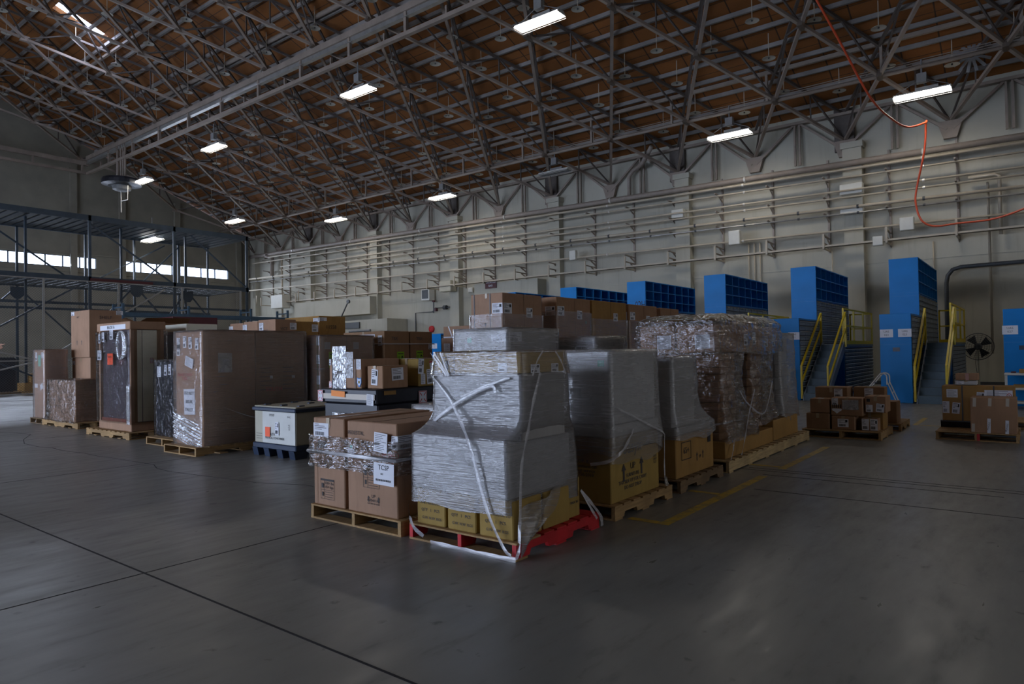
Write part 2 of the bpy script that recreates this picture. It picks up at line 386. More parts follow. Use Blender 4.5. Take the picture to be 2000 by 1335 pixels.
def label_mesh(w_, h, kind, seed):
    b = MB(); r = random.Random(seed); b.box(-w_ / 2, -h / 2, 0, w_ / 2, h / 2, .0012, 0)
    z = .0018
    if kind in ('ship', 'bar'):
        y = h * .40
        while y > -h * .05:
            x = -w_ * .42; ln = r.uniform(.25, .8) * w_
            b.box(x, y - h * .02, .001, x + ln, y + h * .02, z, 2); y -= h * .12
        n = 16; x = -w_ * .38
        for i in range(n):
            ww = r.choice((.012, .02, .03)) * w_; b.box(x, -h * .40, .001, x + ww, -h * .14, z, 1); x += ww + r.choice((.012, .02)) * w_
            if x > w_ * .4: break
        if kind == 'ship': b.box(w_ * .2, h * .1, .001, w_ * .4, h * .38, z, 1)
    elif kind == 'doc':
        y = h * .40
        while y > -h * .42:
            b.box(-w_ * .42, y - h * .012, .001, -w_ * .42 + r.uniform(.4, .85) * w_, y + h * .012, z, 2); y -= h * .09
    elif kind == 'red':
        for a in (-1, 1):
            for s_ in (-1, 1):
                b.box(s_ * w_ * .42, a * h * .42, .001, s_ * w_ * .48, -a * h * .1, z, 3)
        b.box(-w_ * .48, h * .42, .001, w_ * .48, h * .48, z, 3); b.box(-w_ * .48, -h * .48, .001, w_ * .48, -h * .42, z, 3)
        for a in (-1, 1):
            b.bar((-w_ * .36, a * h * .36, .0012), (-w_ * .12, a * h * .12, .0012), w_ * .08, .001, 3)
            b.bar((w_ * .36, a * h * .36, .0012), (w_ * .12, a * h * .12, .0012), w_ * .08, .001, 3)
    return b.mesh('label', [PAPER, INK, GREYINK, REDINK])
def stick(root, name, me, M, label=None):
    o = bpy.data.objects.new(name, me); C.objects.link(o); o.parent = root; o.matrix_local = M
    if label: o['label'] = label
    return o
_seed = [0]
def lab(root, d, face, u, v, w_, h, kind='ship', rot=0, off=.002, name='shipping_label', mat=None, label=None):
    _seed[0] += 1
    if mat:
        b = MB(); b.box(-w_ / 2, -h / 2, 0, w_ / 2, h / 2, .0015); me = b.mesh('label', mat)
    else: me = label_mesh(w_, h, kind, _seed[0])
    return stick(root, name, me, facemat(face, d, u, v, off, rot), label)
def txt(root, d, face, u, v, body, size, mat=None, rot=0, name='printed_text', off=.0022, align='CENTER'):
    return stick(root, name, text_mesh(body, size, mat or PRINT, align), facemat(face, d, u, v, off, rot))
def strip(root, d, face, u0, v0, u1, v1, wd, mat, name='packing_tape', off=.0012, th=.001):
    a = facemat(face, d, u0, v0, off).translation; b_ = facemat(face, d, u1, v1, off).translation
    m = MB(); nrm = {'L': (-1, 0, 0), 'R': (0, -1, 0), 'T': (0, 0, 1)}[face]
    m.bar(a, b_, wd, th, 0, nrm); return m.build(name, mat, root)
def arrows(root, d, face, u, v, s, mat=PRINT, name='printed_arrow'):
    m = MB(); m.prism([(-.09 * s, -.5 * s), (.09 * s, -.5 * s), (.09 * s, .1 * s), (.25 * s, .1 * s), (0, .5 * s), (-.25 * s, .1 * s), (-.09 * s, .1 * s)], 0, .0008)
    return stick(root, name, m.mesh('arrow', mat), facemat(face, d, u, v, .0016))
def carton_mesh(dx, dy, dz, mat, seed=0, bulge=.006, closed=True):
    """folding carton: softened edges, slightly bulged sides, closed top flaps with a seam"""
    r = random.Random(seed); b = MB(); n = 4; c = min(.008, dx * .05, dy * .05)
    bm = bmesh.new(); bmesh.ops.create_cube(bm, size=1)
    bmesh.ops.subdivide_edges(bm, edges=list(bm.edges), cuts=3, use_grid_fill=True)
    for v in bm.verts:
        x, y, z = v.co; ax, ay, az = abs(x) > .49, abs(y) > .49, abs(z) > .49
        fx, fy, fz = 1 - (2 * x) ** 2, 1 - (2 * y) ** 2, 1 - (2 * z) ** 2
        nn = noise.noise(Vector((x * 2.3 + seed * 3.1, y * 2.3, z * 2.3 + seed)))
        px, py, pz = x * dx, y * dy, (z + .5) * dz
        if ax and not ay and not az: px += math.copysign(bulge * fy * fz * (1 + nn), x)
        if ay and not ax and not az: py += math.copysign(bulge * fx * fz * (1 + nn), y)
        if az and z > 0 and not ax and not ay: pz += bulge * .5 * nn
        v.co = (px, py, pz)
    sharp = [e for e in bm.edges if e.calc_face_angle(0) > 1.0]
    bmesh.ops.bevel(bm, geom=sharp, offset=c, segments=1, affect='EDGES', clamp_overlap=True)
    me = bpy.data.meshes.new('carton_body'); bm.to_mesh(me); bm.free(); me.materials.append(mat); return me
TH = {}
def carton(label, x0, x1, y0, y1, z0, z1, mat=KRAFT, group=None, rot=0, seam='x', tape=True, name='cardboard_box', bulge=.005, flaps=True):
    """a closed carton standing at z0; returns (root, dims)"""
    dx, dy, dz = x1 - x0 - .006, y1 - y0 - .006, z1 - z0 - .002
    t = thing(name, label, 'box', ((x0 + x1) / 2, (y0 + y1) / 2, z0), rot, group); _seed[0] += 1
    o = bpy.data.objects.new('box_body', carton_mesh(dx, dy, dz, mat, _seed[0], bulge)); C.objects.link(o); o.parent = t
    d = (dx + bulge * 2.2, dy + bulge * 2.2, dz + .001)
    if flaps:
        m = MB()
        if seam == 'x': m.box(-dx / 2 + .01, -.002, dz - .001, dx / 2 - .01, .002, dz + .0015)
        else: m.box(-.002, -dy / 2 + .01, dz - .001, .002, dy / 2 - .01, dz + .0015)
        m.build('flap_seam', INK, t)
    if tape:
        m = MB(); tw = .025
        if seam == 'x':
            m.box(-dx / 2, -tw, dz + .0016, dx / 2, tw, dz + .0026); m.box(-d[0] / 2 - .0012, -tw, dz - min(.09, dz * .3), -d[0] / 2 - .0002, tw, dz + .001)
        else:
            m.box(-tw, -dy / 2, dz + .0016, tw, dy / 2, dz + .0026); m.box(-tw, -d[1] / 2 - .0012, dz - min(.09, dz * .3), tw, -d[1] / 2 - .0002, dz + .001)
        m.build('packing_tape', TAPE, t)
    return t, d
def pallet(label, x0, x1, y0, y1, mat=PINE, h=.135, group=None, axis='x', notch=True, smat=None, ntop=7, gap=None, name='wooden_pallet', bdmat=None):
    """stringer pallet: three notched stringers along `axis`, boards across, top and bottom"""
    L_, W_ = (x1 - x0, y1 - y0) if axis == 'x' else (y1 - y0, x1 - x0)
    t = thing(name, label, 'pallet', ((x0 + x1) / 2, (y0 + y1) / 2, 0), 0 if axis == 'x' else PI / 2, group)
    smat = smat or mat; bt = .016; r = random.Random(hash((x0, y0)) % 1000)
    prof = [(-L_ / 2, bt), (L_ / 2, bt), (L_ / 2, h - bt), (-L_ / 2, h - bt)]
    if notch:
        n0, n1, n2, n3 = -L_ * .36, -L_ * .14, L_ * .14, L_ * .36; nh = bt + (h - 2 * bt) * .42
        prof = [(-L_ / 2, bt), (n0, bt), (n0 + .02, nh), (n1 - .02, nh), (n1, bt), (n2, bt), (n2 + .02, nh), (n3 - .02, nh), (n3, bt), (L_ / 2, bt), (L_ / 2, h - bt), (-L_ / 2, h - bt)]
    for k in (-1, 0, 1):
        y = k * (W_ / 2 - .022); m = MB(); m.prism(prof, y - .019, y + .019, 0, 'y'); m.build('stringer', smat, t)
    bw = min(.14, L_ / ntop * .82)
    for i in range(ntop):
        x = -L_ / 2 + bw / 2 + i * (L_ - bw) / (ntop - 1) + r.uniform(-.004, .004); m = MB()
        e = r.uniform(-.006, .006); m.box(x - bw / 2, -W_ / 2 + e, h - bt, x + bw / 2, W_ / 2 + e, h); m.build('deck_board', bdmat or mat, t, bevel=.002)
    for i in range(3 if L_ < 2 else 6):
        nb = 3 if L_ < 2 else 6; x = -L_ / 2 + bw / 2 + i * (L_ - bw) / (nb - 1); m = MB()
        m.box(x - bw / 2, -W_ / 2, 0.0, x + bw / 2, W_ / 2, bt); m.build('bottom_board', bdmat or mat, t)
    return t
def film_shell(label, rings, mat, seed=1, n=16, sub=10, wr=.006, cap=True, group=None, name='stretch_wrap', lowjag=.0, rad=.03, bulge=0, topr=None):
    """stretch film wound round a load; rings = (z, x0, x1, y0, y1[, ease]) from the top down"""
    def per(x0, x1, y0, y1):
        pts = []; c = [(x0, y1), (x0, y0), (x1, y0), (x1, y1)]
        for i in range(4):
            a, b_ = Vector(c[i]), Vector(c[(i + 1) % 4])
            for k in range(n):
                t = k / n; p = a.lerp(b_, t); e = min(t, 1 - t) * (b_ - a).length
                if e < rad:
                    cc = a if t < .5 else b_; ctr = Vector(((x0 + x1) / 2, (y0 + y1) / 2)); p = p + (ctr - cc).normalized() * (rad - e) * .38
                bl = bulge * (1 - (2 * t - 1) ** 2); nr = Vector(((b_ - a).y, -(b_ - a).x)).normalized()
                pts.append((p - nr * bl, t, i))
        return pts
    cx, cy = (rings[0][1] + rings[0][2]) / 2, (rings[0][3] + rings[0][4]) / 2
    t_ = thing(name, label, 'plastic wrap', (cx, cy, rings[-1][0]), 0, group); z00 = rings[-1][0]
    rows = []
    for ri in range(len(rings) - 1):
        a, b_ = rings[ri], rings[ri + 1]; e = b_[5] if len(b_) > 5 else 1.0
        k0 = sub if ri == len(rings) - 2 else sub
        for k in range(k0 + (1 if ri == len(rings) - 2 else 0)):
            t = k / sub; te = t ** e; z = a[0] + (b_[0] - a[0]) * t
            rows.append((z, [a[i] + (b_[i] - a[i]) * te for i in range(1, 5)]))
    V = []; m = MB(); np_ = 4 * n
    for ri, (z, q) in enumerate(rows):
        for k, (p, t, side) in enumerate(per(*q)):
            s_ = (k / np_) * 9; nr = Vector((p.x - (q[0] + q[1]) / 2, p.y - (q[2] + q[3]) / 2)).normalized()
            dsp = wr * (.6 + 1.1 * noise.noise(Vector((s_ * 1.3 + seed * 7.7, z * 15, seed))) + .7 * noise.noise(Vector((s_ * 4 + z * 9, z * 6, seed + 4))))
            zz = z
            if ri == len(rows) - 1: zz += lowjag * noise.noise(Vector((s_ * 1.2, seed, 0)))
            if ri == 0: zz += wr * 1.2 * noise.noise(Vector((s_ * 2, seed, 3)))
            V.append((p.x + nr.x * dsp - cx, p.y + nr.y * dsp - cy, zz - z00))
    F = []
    for i in range(len(rows) - 1):
        for k in range(np_): j = (k + 1) % np_; F.append((i * np_ + k, i * np_ + j, i * np_ + np_ + j, i * np_ + np_ + k))
    if cap:
        q = rows[0][1]; g = n
        base = len(V); zt = rows[0][0] - z00 + .004
        for i in range(3):
            f = (.66, .33, .0)[i]
            for k in range(np_):
                x, y, z = V[k]; V.append((x * f, y * f, zt + wr * .8 * noise.noise(Vector((x * 5 + seed, y * 5, i)))))
        for i in range(3):
            lo = 0 if i == 0 else base + (i - 1) * np_; hi = base + i * np_
            for k in range(np_): j = (k + 1) % np_; F.append((hi + k, hi + j, lo + j, lo + k))
    m.add(V, F); o = m.build('film', mat, t_, smooth=True); return t_
def rope(root, pts, r, mat=FROPE, name='film_band', n=6):
    """twisted flat band of film: smooth curve through pts, lying against the load"""
    P = [Vector(p) for p in pts]; out = []
    for i in range(len(P) - 1):
        p0, p1, p2, p3 = P[max(i - 1, 0)], P[i], P[i + 1], P[min(i + 2, len(P) - 1)]
        for k in range(6):
            t = k / 6; out.append(.5 * ((2 * p1) + (-p0 + p2) * t + (2 * p0 - 5 * p1 + 4 * p2 - p3) * t * t + (-p0 + 3 * p1 - 3 * p2 + p3) * t ** 3))
    out.append(P[-1]); loc = Vector(root.location); m = MB(); V = []; nn = len(out)
    for i, p in enumerate(out):
        dd = (out[min(i + 1, nn - 1)] - out[max(i - 1, 0)]).normalized()
        o = Vector((p.x - loc.x, p.y - loc.y, 0)); o = Vector((-1, 0, 0)) if abs(o.x) > abs(o.y) * .8 and o.x < 0 else Vector((0, -1, 0)) if o.y < 0 else o.normalized()
        s = dd.cross(o)
        if s.length < .1: s = Vector((0, 0, 1))
        s.normalize(); tw = .5 * noise.noise(Vector((i * .35, r * 900, 2))); s = (s * math.cos(tw) + o * math.sin(tw))
        w_ = r * 1.25 * (1 + .35 * noise.noise(Vector((i * .5, r * 500, 0)))); f_ = o * .004
        for q in (-1, -.35, .35, 1): V.append(p - loc + s * w_ * q + (f_ if abs(q) < .5 else -f_) * (1 if int(q * 10) % 2 else -.4))
    fs = [(i * 4 + j, i * 4 + j + 1, i * 4 + j + 5, i * 4 + j + 4) for i in range(nn - 1) for j in range(3)]
    m.add(V, fs); return m.build(name, mat, root, smooth=True)

# ================================================================== THE SETTING
XW, YB, YF, XL = 31.0, 51.6, -14.0, -16.0
ZL = 17.05
SL = .39
def zroof(x): return 11.6 + SL * (XW - x) if x >= .5 else 11.6 + SL * (XW - 1.0 + x)
def zbot(x): return 10.15 + SL * (XW - x)

# floor: slab, saw joints and cracks are one surface
f = MB(); f.box(XL - .3, YF - .3, -.2, XW + .3, YB + .3, 0, 0)
for x in (-8.6, -3.2, 2.23): f.box(x - .008, YF, -.001, x + .008, YB, .0015, 1)
for y in (-5.5, -.2, 5.15, 10.49, 15.8, 21.1, 26.4, 31.7): f.box(XL, y - .006, -.001, 4.4 if y in (5.15,) else 22, y + .006, .0015, 1)
for x, a, b_ in ((8.72, -8, 3.1), (8.86, -8, 3.0), (8.45, .3, 2.7), (7.52, -8, 2.5)): f.box(x - .009, a, -.001, x + .009, b_, .0015, 1)
crk = [(4.75, 18.3), (4.98, 17.6), (5.03, 16.87), (4.62, 15.9), (4.40, 15.1), (4.386, 14.3), (4.47, 13.9), (4.436, 13.36), (4.51, 12.56), (4.50, 12.0), (4.55, 11.46), (4.60, 10.28), (4.47, 9.9), (4.44, 9.48), (4.56, 8.46), (4.62, 8.0), (4.65, 7.66), (4.9, 7.0), (4.86, 6.4)]
for i in range(len(crk) - 1):
    a, b_ = Vector(crk[i]), Vector(crk[i + 1]); n = 6
    pts = [a.lerp(b_, k / n) + Vector((noise.noise(Vector((i, k, 1))) * .05, 0)) for k in range(n + 1)]
    for p, q in zip(pts, pts[1:]): f.bar((p.x, p.y, .0006), (q.x, q.y, .0006), .012 + .01 * abs(noise.noise(Vector((i * 3, 0, 1)))), .0018, 1)
struct(f.build('floor', [FLOORM, JOINT]))

# yellow painted bay lines
def paint(x0, y0, x1, y1, label):
    m = MB(); n = max(2, int(max(abs(x1 - x0), abs(y1 - y0)) / .25)); 
    m.box(0, 0, .0008, x1 - x0, y1 - y0, .0022); o = m.build('painted_floor_line', YLINE); o.location = (x0, y0, 0); tag(o, label, 'floor marking')
paint(5.56, 2.61, 8.35, 2.71, 'long worn yellow floor line running beside the front wrapped pallets')
paint(8.95, 2.57, 11.3, 2.67, 'worn yellow floor line beside the long light pallet')
paint(5.56, 2.72, 5.65, 3.02, 'short yellow floor line meeting the ochre carton pallet')
paint(7.02, 2.72, 7.10, 3.06, 'short yellow floor line in front of the old dark pallet')
paint(9.05, 2.68, 9.14, 3.12, 'short yellow floor line reaching under the long light pallet')
paint(15.2, 1.87, 16.8, 1.96, 'yellow floor line in the aisle between the two small carton pallets')
paint(15.2, 1.2, 15.28, 1.86, 'short faint yellow floor line in the aisle between the small carton pallets')

# right wall with its pilasters
m = MB(); m.box(XW, YF, 0, XW + .3, YB + .3, 11.9)
k = 0
for i in range(-2, 8):
    y = 5.85 + 7.45 * i
    if YF < y < YB: m.box(XW - .42, y - .36, 0, XW, y + .36, 9.75); m.box(XW - .5, y - .42, 9.75, XW, y + .42, 10.0)
for z in (4.95,): m.box(XW - .02, YF, z, XW, YB, z + .05)
struct(m.build('wall_right', WALLM))
m = MB(); m.box(XW - .06, YF, 0, XW, YB, .14, 0); struct(m.build('baseboard_right', PIPED))

# far wall (windows side), with openings
m = MB(); wins = [(4.0, 19.35), (21.2, 29.1)]
m.box(XL, YB, 0, XW, YB + .3, 7.87)
xs = [XL, 4.0, 19.35, 21.2, 29.1, XW]
for a, b_ in ((XL, 4.0), (19.35, 21.2), (29.1, XW)): m.box(a, YB, 7.87, b_, YB + .3, 8.64)
m.prism([(XL, 8.64), (XW, 8.64), (XW, 11.5), (.5, 23.5), (XL, ZL)], YB, YB + .3, 0, 'y')
for x in (-9, -3.3, 2.4, 8.1, 12.9, 17.9, 21.0, 24.9, 29.9): m.box(x - .2, YB - .22, 0, x + .2, YB, min(zroof(x) - .6, 20))
for z in (7.55, 8.78): m.box(2, YB - .1, z, XW, YB, z + .1)
struct(m.build('wall_back', WALLB))
for wi, (a, b_) in enumerate(wins):
    t = bpy.data.objects.new('window_%d' % (wi + 1), None); C.objects.link(t); t.location = ((a + b_) / 2, YB + .1, 7.87); struct(t)
    h, W_ = .77, b_ - a; m = MB(); m.box(-W_ / 2, -.05, 0, W_ / 2, .05, .04); m.box(-W_ / 2, -.05, h - .04, W_ / 2, .05, h)
    n = int(W_ / .99)
    for i in range(n + 1):
        x = -W_ / 2 + i * W_ / n; m.box(x - .035, -.05, 0, x + .035, .05, h)
    m.build('window_frame', RACK, t); m = MB(); m.box(-W_ / 2, -.008, .04, W_ / 2, .008, h - .04); m.build('window_pane', GLASS, t)

# left wall with the open hangar doors, wall behind the camera
m = MB(); m.box(XL - .3, YF, 0, XL, 6.6, ZL + .1); m.box(XL - .3, 40.4, 0, XL, YB, ZL + .1); m.box(XL - .3, 6.6, 8.2, XL, 40.4, ZL + .1)
struct(m.build('wall_left', WALLM))
m = MB(); m.prism([(XL, 0), (XW, 0), (XW, 11.5), (.5, 23.5), (XL, ZL)], YF - .3, YF, 0, 'y'); struct(m.build('wall_front', WALLM))

# ceiling: boarded roof with a hatch opening
m = MB()
def rp(x0, x1, y0, y1):
    a, b_ = zroof(x0), zroof(x1); t = .25
    m.add([(x0, y0, a), (x1, y0, b_), (x1, y1, b_), (x0, y1, a), (x0, y0, a + t), (x1, y0, b_ + t), (x1, y1, b_ + t), (x0, y1, a + t)],
          [(0, 3, 2, 1), (4, 5, 6, 7), (0, 1, 5, 4), (1, 2, 6, 5), (2, 3, 7, 6), (3, 0, 4, 7)])
hx0, hx1, hy0, hy1 = 12.3, 14.5, 37.0, 37.85
rp(.5, hx0, YF - .3, YB + .3); rp(hx1, XW + .3, YF - .3, YB + .3); rp(hx0, hx1, YF - .3, hy0); rp(hx0, hx1, hy1, YB + .3)
rp(XL - .3, .499, YF - .3, YB + .3)
struct(m.build('ceiling', CEILM))

# roof purlins run the length of the building
i = 0; x = 30.3
pm = None
while x > 5:
    if pm is None:
        m = MB(); m.box(-.045, YF + .1, -.16, -.03, YB - .1, 0); m.box(-.045, YF + .1, -.16, .05, YB - .1, -.145); m.box(-.045, YF + .1, -.015, .05, YB - .1, 0); pm = m.mesh('purlin', PURL)
    o = bpy.data.objects.new('roof_purlin', pm); C.objects.link(o); o.location = (x, 0, zroof(x) - .03)
    tag(o, 'pale steel purlin under the orange brown roof boards', 'purlin', 'purlins under the roof boards'); x -= .92

# diagonal roof trusses: two families crossing on a 3.7 m lattice
gm_ = MB(); gm_.prism([(-.26, -.12), (.26, -.12), (.16, .14), (-.16, .14)], -.09, .09, 0, 'y'); GUSS = gm_.mesh('gusset_plate', TRUSS)
def truss(y0, sgn):
    rows = []
    for r in range(0, 9):
        x = 30.9 - 3.2 * r; y = y0 + sgn * 1.86 * r
        if YF + .8 < y < YB - .35: rows.append((x, y))
    if len(rows) < 2: return
    fam = 'steel roof truss slanting away from the wall towards the camera' if sgn < 0 else 'steel roof truss slanting away from the wall towards the far windows'
    t = thing('roof_truss', 'pale ' + fam, 'truss', (rows[0][0], rows[0][1], zbot(rows[0][0])), 0, 'roof trusses ' + ('towards the camera' if sgn < 0 else 'towards the windows'))
    o = Vector(t.location); B = [Vector((x, y, zbot(x))) - o for x, y in rows]; up = Vector((0, 0, 1.1))
    m = MB(); m.bar(B[0], B[-1], .12, .11, 0)
    m.build('bottom_chord', TRUSS, t)
    m = MB(); m.bar(B[0] + up, B[-1] + up, .10, .10); m.build('top_chord', TRUSSD, t)
    m = MB()
    for a, b_ in zip(B, B[1:]):
        mid = (a + b_) / 2
        m.bar(a, mid + up, .06, .06); m.bar(b_, mid + up, .06, .06)
        if (rows.index(rows[B.index(a)]) % 2) == 0: m.bar(mid, mid + up, .05, .05)
    m.build('web_bars', TRUSSD, t)
    for p in B[1:]:
        o_ = bpy.data.objects.new('gusset_plate', GUSS); C.objects.link(o_); o_.parent = t; o_.location = p
for kk in range(-5, 19):
    y = 2.44 + 3.72 * kk
    if y < YB + 14: truss(y, -1)
    if y < YB - 1: truss(y, 1)

# truss bays standing on the wall head
for kk in range(-2, 14):
    y = 2.44 + 3.72 * kk
    if y > YB - 1: break
    t = thing('wall_truss_bay', 'steel V brace with gusset plate on the wall head under the roof', 'truss', (XW - .22, y, 9.75), 0, 'V braces along the wall head')
    m = MB(); m.prism([(-.22, -.25), (.22, -.25), (.42, .42), (-.42, .42)], -.03, .16, 0, 'x'); m.build('gusset_plate', TRUSS, t)
    for s in (-1, 1):
        m = MB(); m.bar((0, .1 * s, .1), (0, 1.80 * s, 1.55), .10, .09); m.build('diagonal_brace', TRUSS, t)
    m = MB(); m.box(-.05, 1.72, -.3, .05, 1.80, 1.6); m.box(-.05, 1.92, -.3, .05, 2.0, 1.6); m.build('double_strut', TRUSS, t)
    if kk % 2: m = MB(); m.box(.02, -.38, .0, .2, .38, 1.75); m.build('column_head', TRUSSD, t)
m = MB(); m.box(XW - .34, YF, 11.22, XW - .1, YB, 11.34); o = m.build('wall_head_beam', TRUSS); tag(o, 'long steel beam along the top of the wall under the roof edge', 'beam')

# longitudinal beams, monorail and conduit run
def longbeam(name, label, x, z, w_, h, y0, y1, mat, cat='beam', r=None):
    t = thing(name, label, cat, (x, y0, z)); m = MB()
    if r: m.tube([(0, 0, 0), (0, y1 - y0, 0)], r, 10)
    else: m.box(-w_ / 2, 0, -h / 2, w_ / 2, y1 - y0, h / 2)
    m.build('rail' if 'rail' in name else 'beam', mat, t, smooth=bool(r)); return t
t = longbeam('service_pipe', 'long service pipe under the lower roof trusses beside the wall', 27.75, 11.42, 0, 0, -12, 51, TRUSS, 'pipe', .07)
m = MB()
for dz in (.12, .2, .28): m.tube([(.05, .5, dz), (.05, 62.5, dz)], .016, 5)
m.build('conduit', TRUSS, t)
t = longbeam('roof_beam', 'steel beam above the lower light row carried on drop posts', 27.75, 12.62, .13, .15, -12, 51, TRUSS)
m = MB(); m.box(-.045, -.045, -1.2, .045, .045, 0); dp_ = m.mesh('drop_post', TRUSS)
for kk in range(-5, 12):
    y = 12.45 + 4.1 * kk + 12
    if 0 < y < 62: o = bpy.data.objects.new('drop_post', dp_); C.objects.link(o); o.parent = t; o.location = (0, y, 0)
longbeam('roof_beam', 'tubular roof beam above the crane rail, second from the ridge side', 18.1, 16.45, .14, .14, -12, 51, TRUSS, r=.11)
longbeam('roof_beam', 'steel beam high under the roof near the hatch', 14.9, 17.55, .12, .12, -12, 51, TRUSS)
t = longbeam('crane_rail', 'double crane rail hung from the roof trusses across the hall', 18.1, 14.95, .22, .26, -6, 49.6, TRUSS, 'crane rail')
m = MB(); m.box(-.10, 0, -.36, .10, 55.6, -.33); m.box(-.02, 0, -.33, .02, 55.6, -.13); m.build('rail_foot', PIPE2, t)
m = MB(); m.box(-.09, 0, -1.08, .09, 55.6, -.92); m.tube([(.2, 0, -.85), (.2, 55.6, -.85)], .025, 6); m.build('lower_rail', TRUSS, t)
m = MB(); m.box(-.07, -.07, -.95, .07, .07, -.1); hm1 = m.mesh('rail_hanger', TRUSS); m = MB(); m.box(-.05, -.04, -1.0, .05, .04, -.6); hm2 = m.mesh('rail_clip', TRUSS)
for kk in range(0, 16):
    for nm_, me_, yy in (('rail_hanger', hm1, 1.2), ('rail_clip', hm2, 2.44)):
        o = bpy.data.objects.new(nm_, me_); C.objects.link(o); o.parent = t; o.location = (0, yy + kk * 3.4, 0)
t = thing('crane_cross_rail', 'crane rail running across the hall close to the far wall', 'crane rail', (10, 49.8, 14.3))
m = MB(); m.box(-6, -.1, .22, 8.2, .1, .48); m.build('upper_rail', TRUSS, t); m = MB(); m.box(-6, -.1, -.36, 8.2, .1, -.2); m.build('lower_rail', TRUSS, t)
for x in (-4, -1, 2, 5, 7.8): m = MB(); m.box(x, -.05, -.2, x + .1, .05, .25); m.build('rail_hanger', TRUSS, t)
# hanging hoist cluster on the crane rail
t = thing('hanging_hoist', 'vertical pipes and dark round hoist drum hanging from the crane rail', 'hoist', (18.1, 44.4, 12.25))
m = MB()
for dy, r in ((.55, .09), (.1, .06), (-.2, .045), (-.5, .07)): m.tube([(0, dy, .3), (0, dy, 2.9)], r, 8)
m.build('hanger_pipe', TRUSS, t, smooth=True)
m = MB(); m.lathe([(0, .45), (1.05, .42), (1.1, .3), (1.1, .08), (.75, 0), (0, 0)], 24); m.build('drum', BLACKP, t, smooth=False)
m = MB(); m.lathe([(0, .0), (.55, .0), (.5, -.22), (.3, -.3), (0, -.3)], 20); m.build('drum_cap', GREYB, t)
m = MB(); m.tube([(0, .1, -.3), (0, .1, -1.6)], .035, 6); m.tube([(0, .1, -.9), (0, -.8, -.95), (0, -.85, -.1)], .025, 5); m.build('hose_drop', ALU, t)

# fluorescent high bay lights
def high_bay(x, y, z, label, lit=True, group='fluorescent lights under the roof'):
    t = thing('fluorescent_light', label, 'ceiling light', (x, y, z), 0, None)
    m = MB(); hl = .88
    m.add([(-.14, -hl, .13), (.14, -hl, .13), (.26, -hl, 0), (-.26, -hl, 0), (-.14, hl, .13), (.14, hl, .13), (.26, hl, 0), (-.26, hl, 0)],
          [(0, 1, 5, 4), (1, 2, 6, 5), (3, 0, 4, 7), (0, 3, 2, 1), (4, 5, 6, 7)]); m.build('reflector', REFL, t)
    m = MB()
    for i in range(6): m.tube([(-.19 + i * .076, -hl + .03, .03), (-.20 + i * .08, hl - .03, .03)], .036, 8)
    m.build('fluorescent_tubes', TUBE_E if lit else GREYB, t)
    m = MB()
    for i in range(9): m.box(-.27, -hl + i * .22 - .002, -.05, .27, -hl + i * .22 + .002, -.046)
    for s in (-1, 1): m.box(s * .27 - .004, -hl, -.05, s * .27 + .004, hl, -.042)
    m.build('wire_guard', ALU, t)
    m = MB(); m.box(-.12, -.5, .13, .12, .2, .24); m.box(-.1, -.15, .42, .1, .15, .75); [m.tube([(0, s, .2), (0, s * .2, .5)], .012, 5) for s in (-.8, .8)]
    m.tube([(0, 0, .7), (0, 0, 1.25)], .03, 6); m.build('ballast_and_hanger', GREYB, t)
    if lit:
        a = area('lamp_glow', (x, y, z - .07), (0, 0, 0), .5, 1.7, LAMP_POWER, LAMP_COL, 170)
row1 = [(12.7, 'nearest glowing light under the crane rail, top middle'), (21.9, 'glowing light under the crane rail, second nearest in its row'), (33.4, 'glowing light under the crane rail, third in its row from the camera'), (42.9, 'glowing light under the crane rail beside the hanging hoist')]
for y, l in row1: high_bay(18.1 if y < 40 else 18.7, y, 12.42, l)
row2 = [(3.0, 'glowing light hanging before the wall head at far right'), (9.9, 'glowing light before the wall head, second from the right'), (26.4, 'glowing light before the wall head above the sign and cream boxes'), (36.0, 'glowing light before the wall head, fourth from the right')]
for y, l in row2: high_bay(27.75, y, 10.42, l)
high_bay(27.75, 18.7, 10.42, 'unlit light fixture before the wall head between two glowing ones', lit=False)
high_bay(24.5, 42.6, 10.75, 'glowing light above the right end of the tall blue rack')
high_bay(17.3, 38.6, 8.15, 'small glowing light seen beneath the top deck of the tall blue rack')
# lamps of the same rows that hang outside the frame still light the hall
for (x, y) in ((18.1, -6), (27.75, -5), (8.5, 30), (-4, 26)):
    area('lamp_glow', (x, y, 12.3), (0, 0, 0), .5, 2.4, LAMP_POWER, LAMP_COL, 170)

# sprinkler heads with round shield plates
sm = MB(); sm.lathe([(0, .05), (.06, .045), (.24, .0), (.245, -.012), (.06, .028), (0, .03)], 20); sm.lathe([(0, -.02), (.03, -.02), (.03, .03), (0, .04)], 8, 1)
shm = sm.mesh('shield_plate', [DISC, PIPED], smooth=False)
dm_ = MB(); dm_.tube([(0, 0, .03), (0, 0, .95)], .016, 5); drm = dm_.mesh('drop_pipe', PIPE)
cnt = 0
for row in range(-3, 12):
    for fam in (0, 1):
        y = 11.45 + 3.7 * row + fam * 1.8
        if y < -3 or y > 50: continue
        n = 13 if fam == 0 else 7
        for i in range(n):
            x = 27.95 - i * 1.85 if fam == 0 else 28.6 - i * 3.6
            if x < 6 or y / x > 3.9 or y < x * .02 - 1.5: continue
            zt = zbot(x) + .45 + .15 * noise.noise(Vector((i, row, fam)))
            t = thing('fire_sprinkler', 'round cream sprinkler shield plate on a thin drop pipe under the roof', 'sprinkler', (x, y, zt), 0, 'sprinkler heads under the roof')
            for nm, me in (('shield_plate', shm), ('drop_pipe', drm)):
                o = bpy.data.objects.new(nm, me); C.objects.link(o); o.parent = t
            cnt += 1
print('sprinklers', cnt)
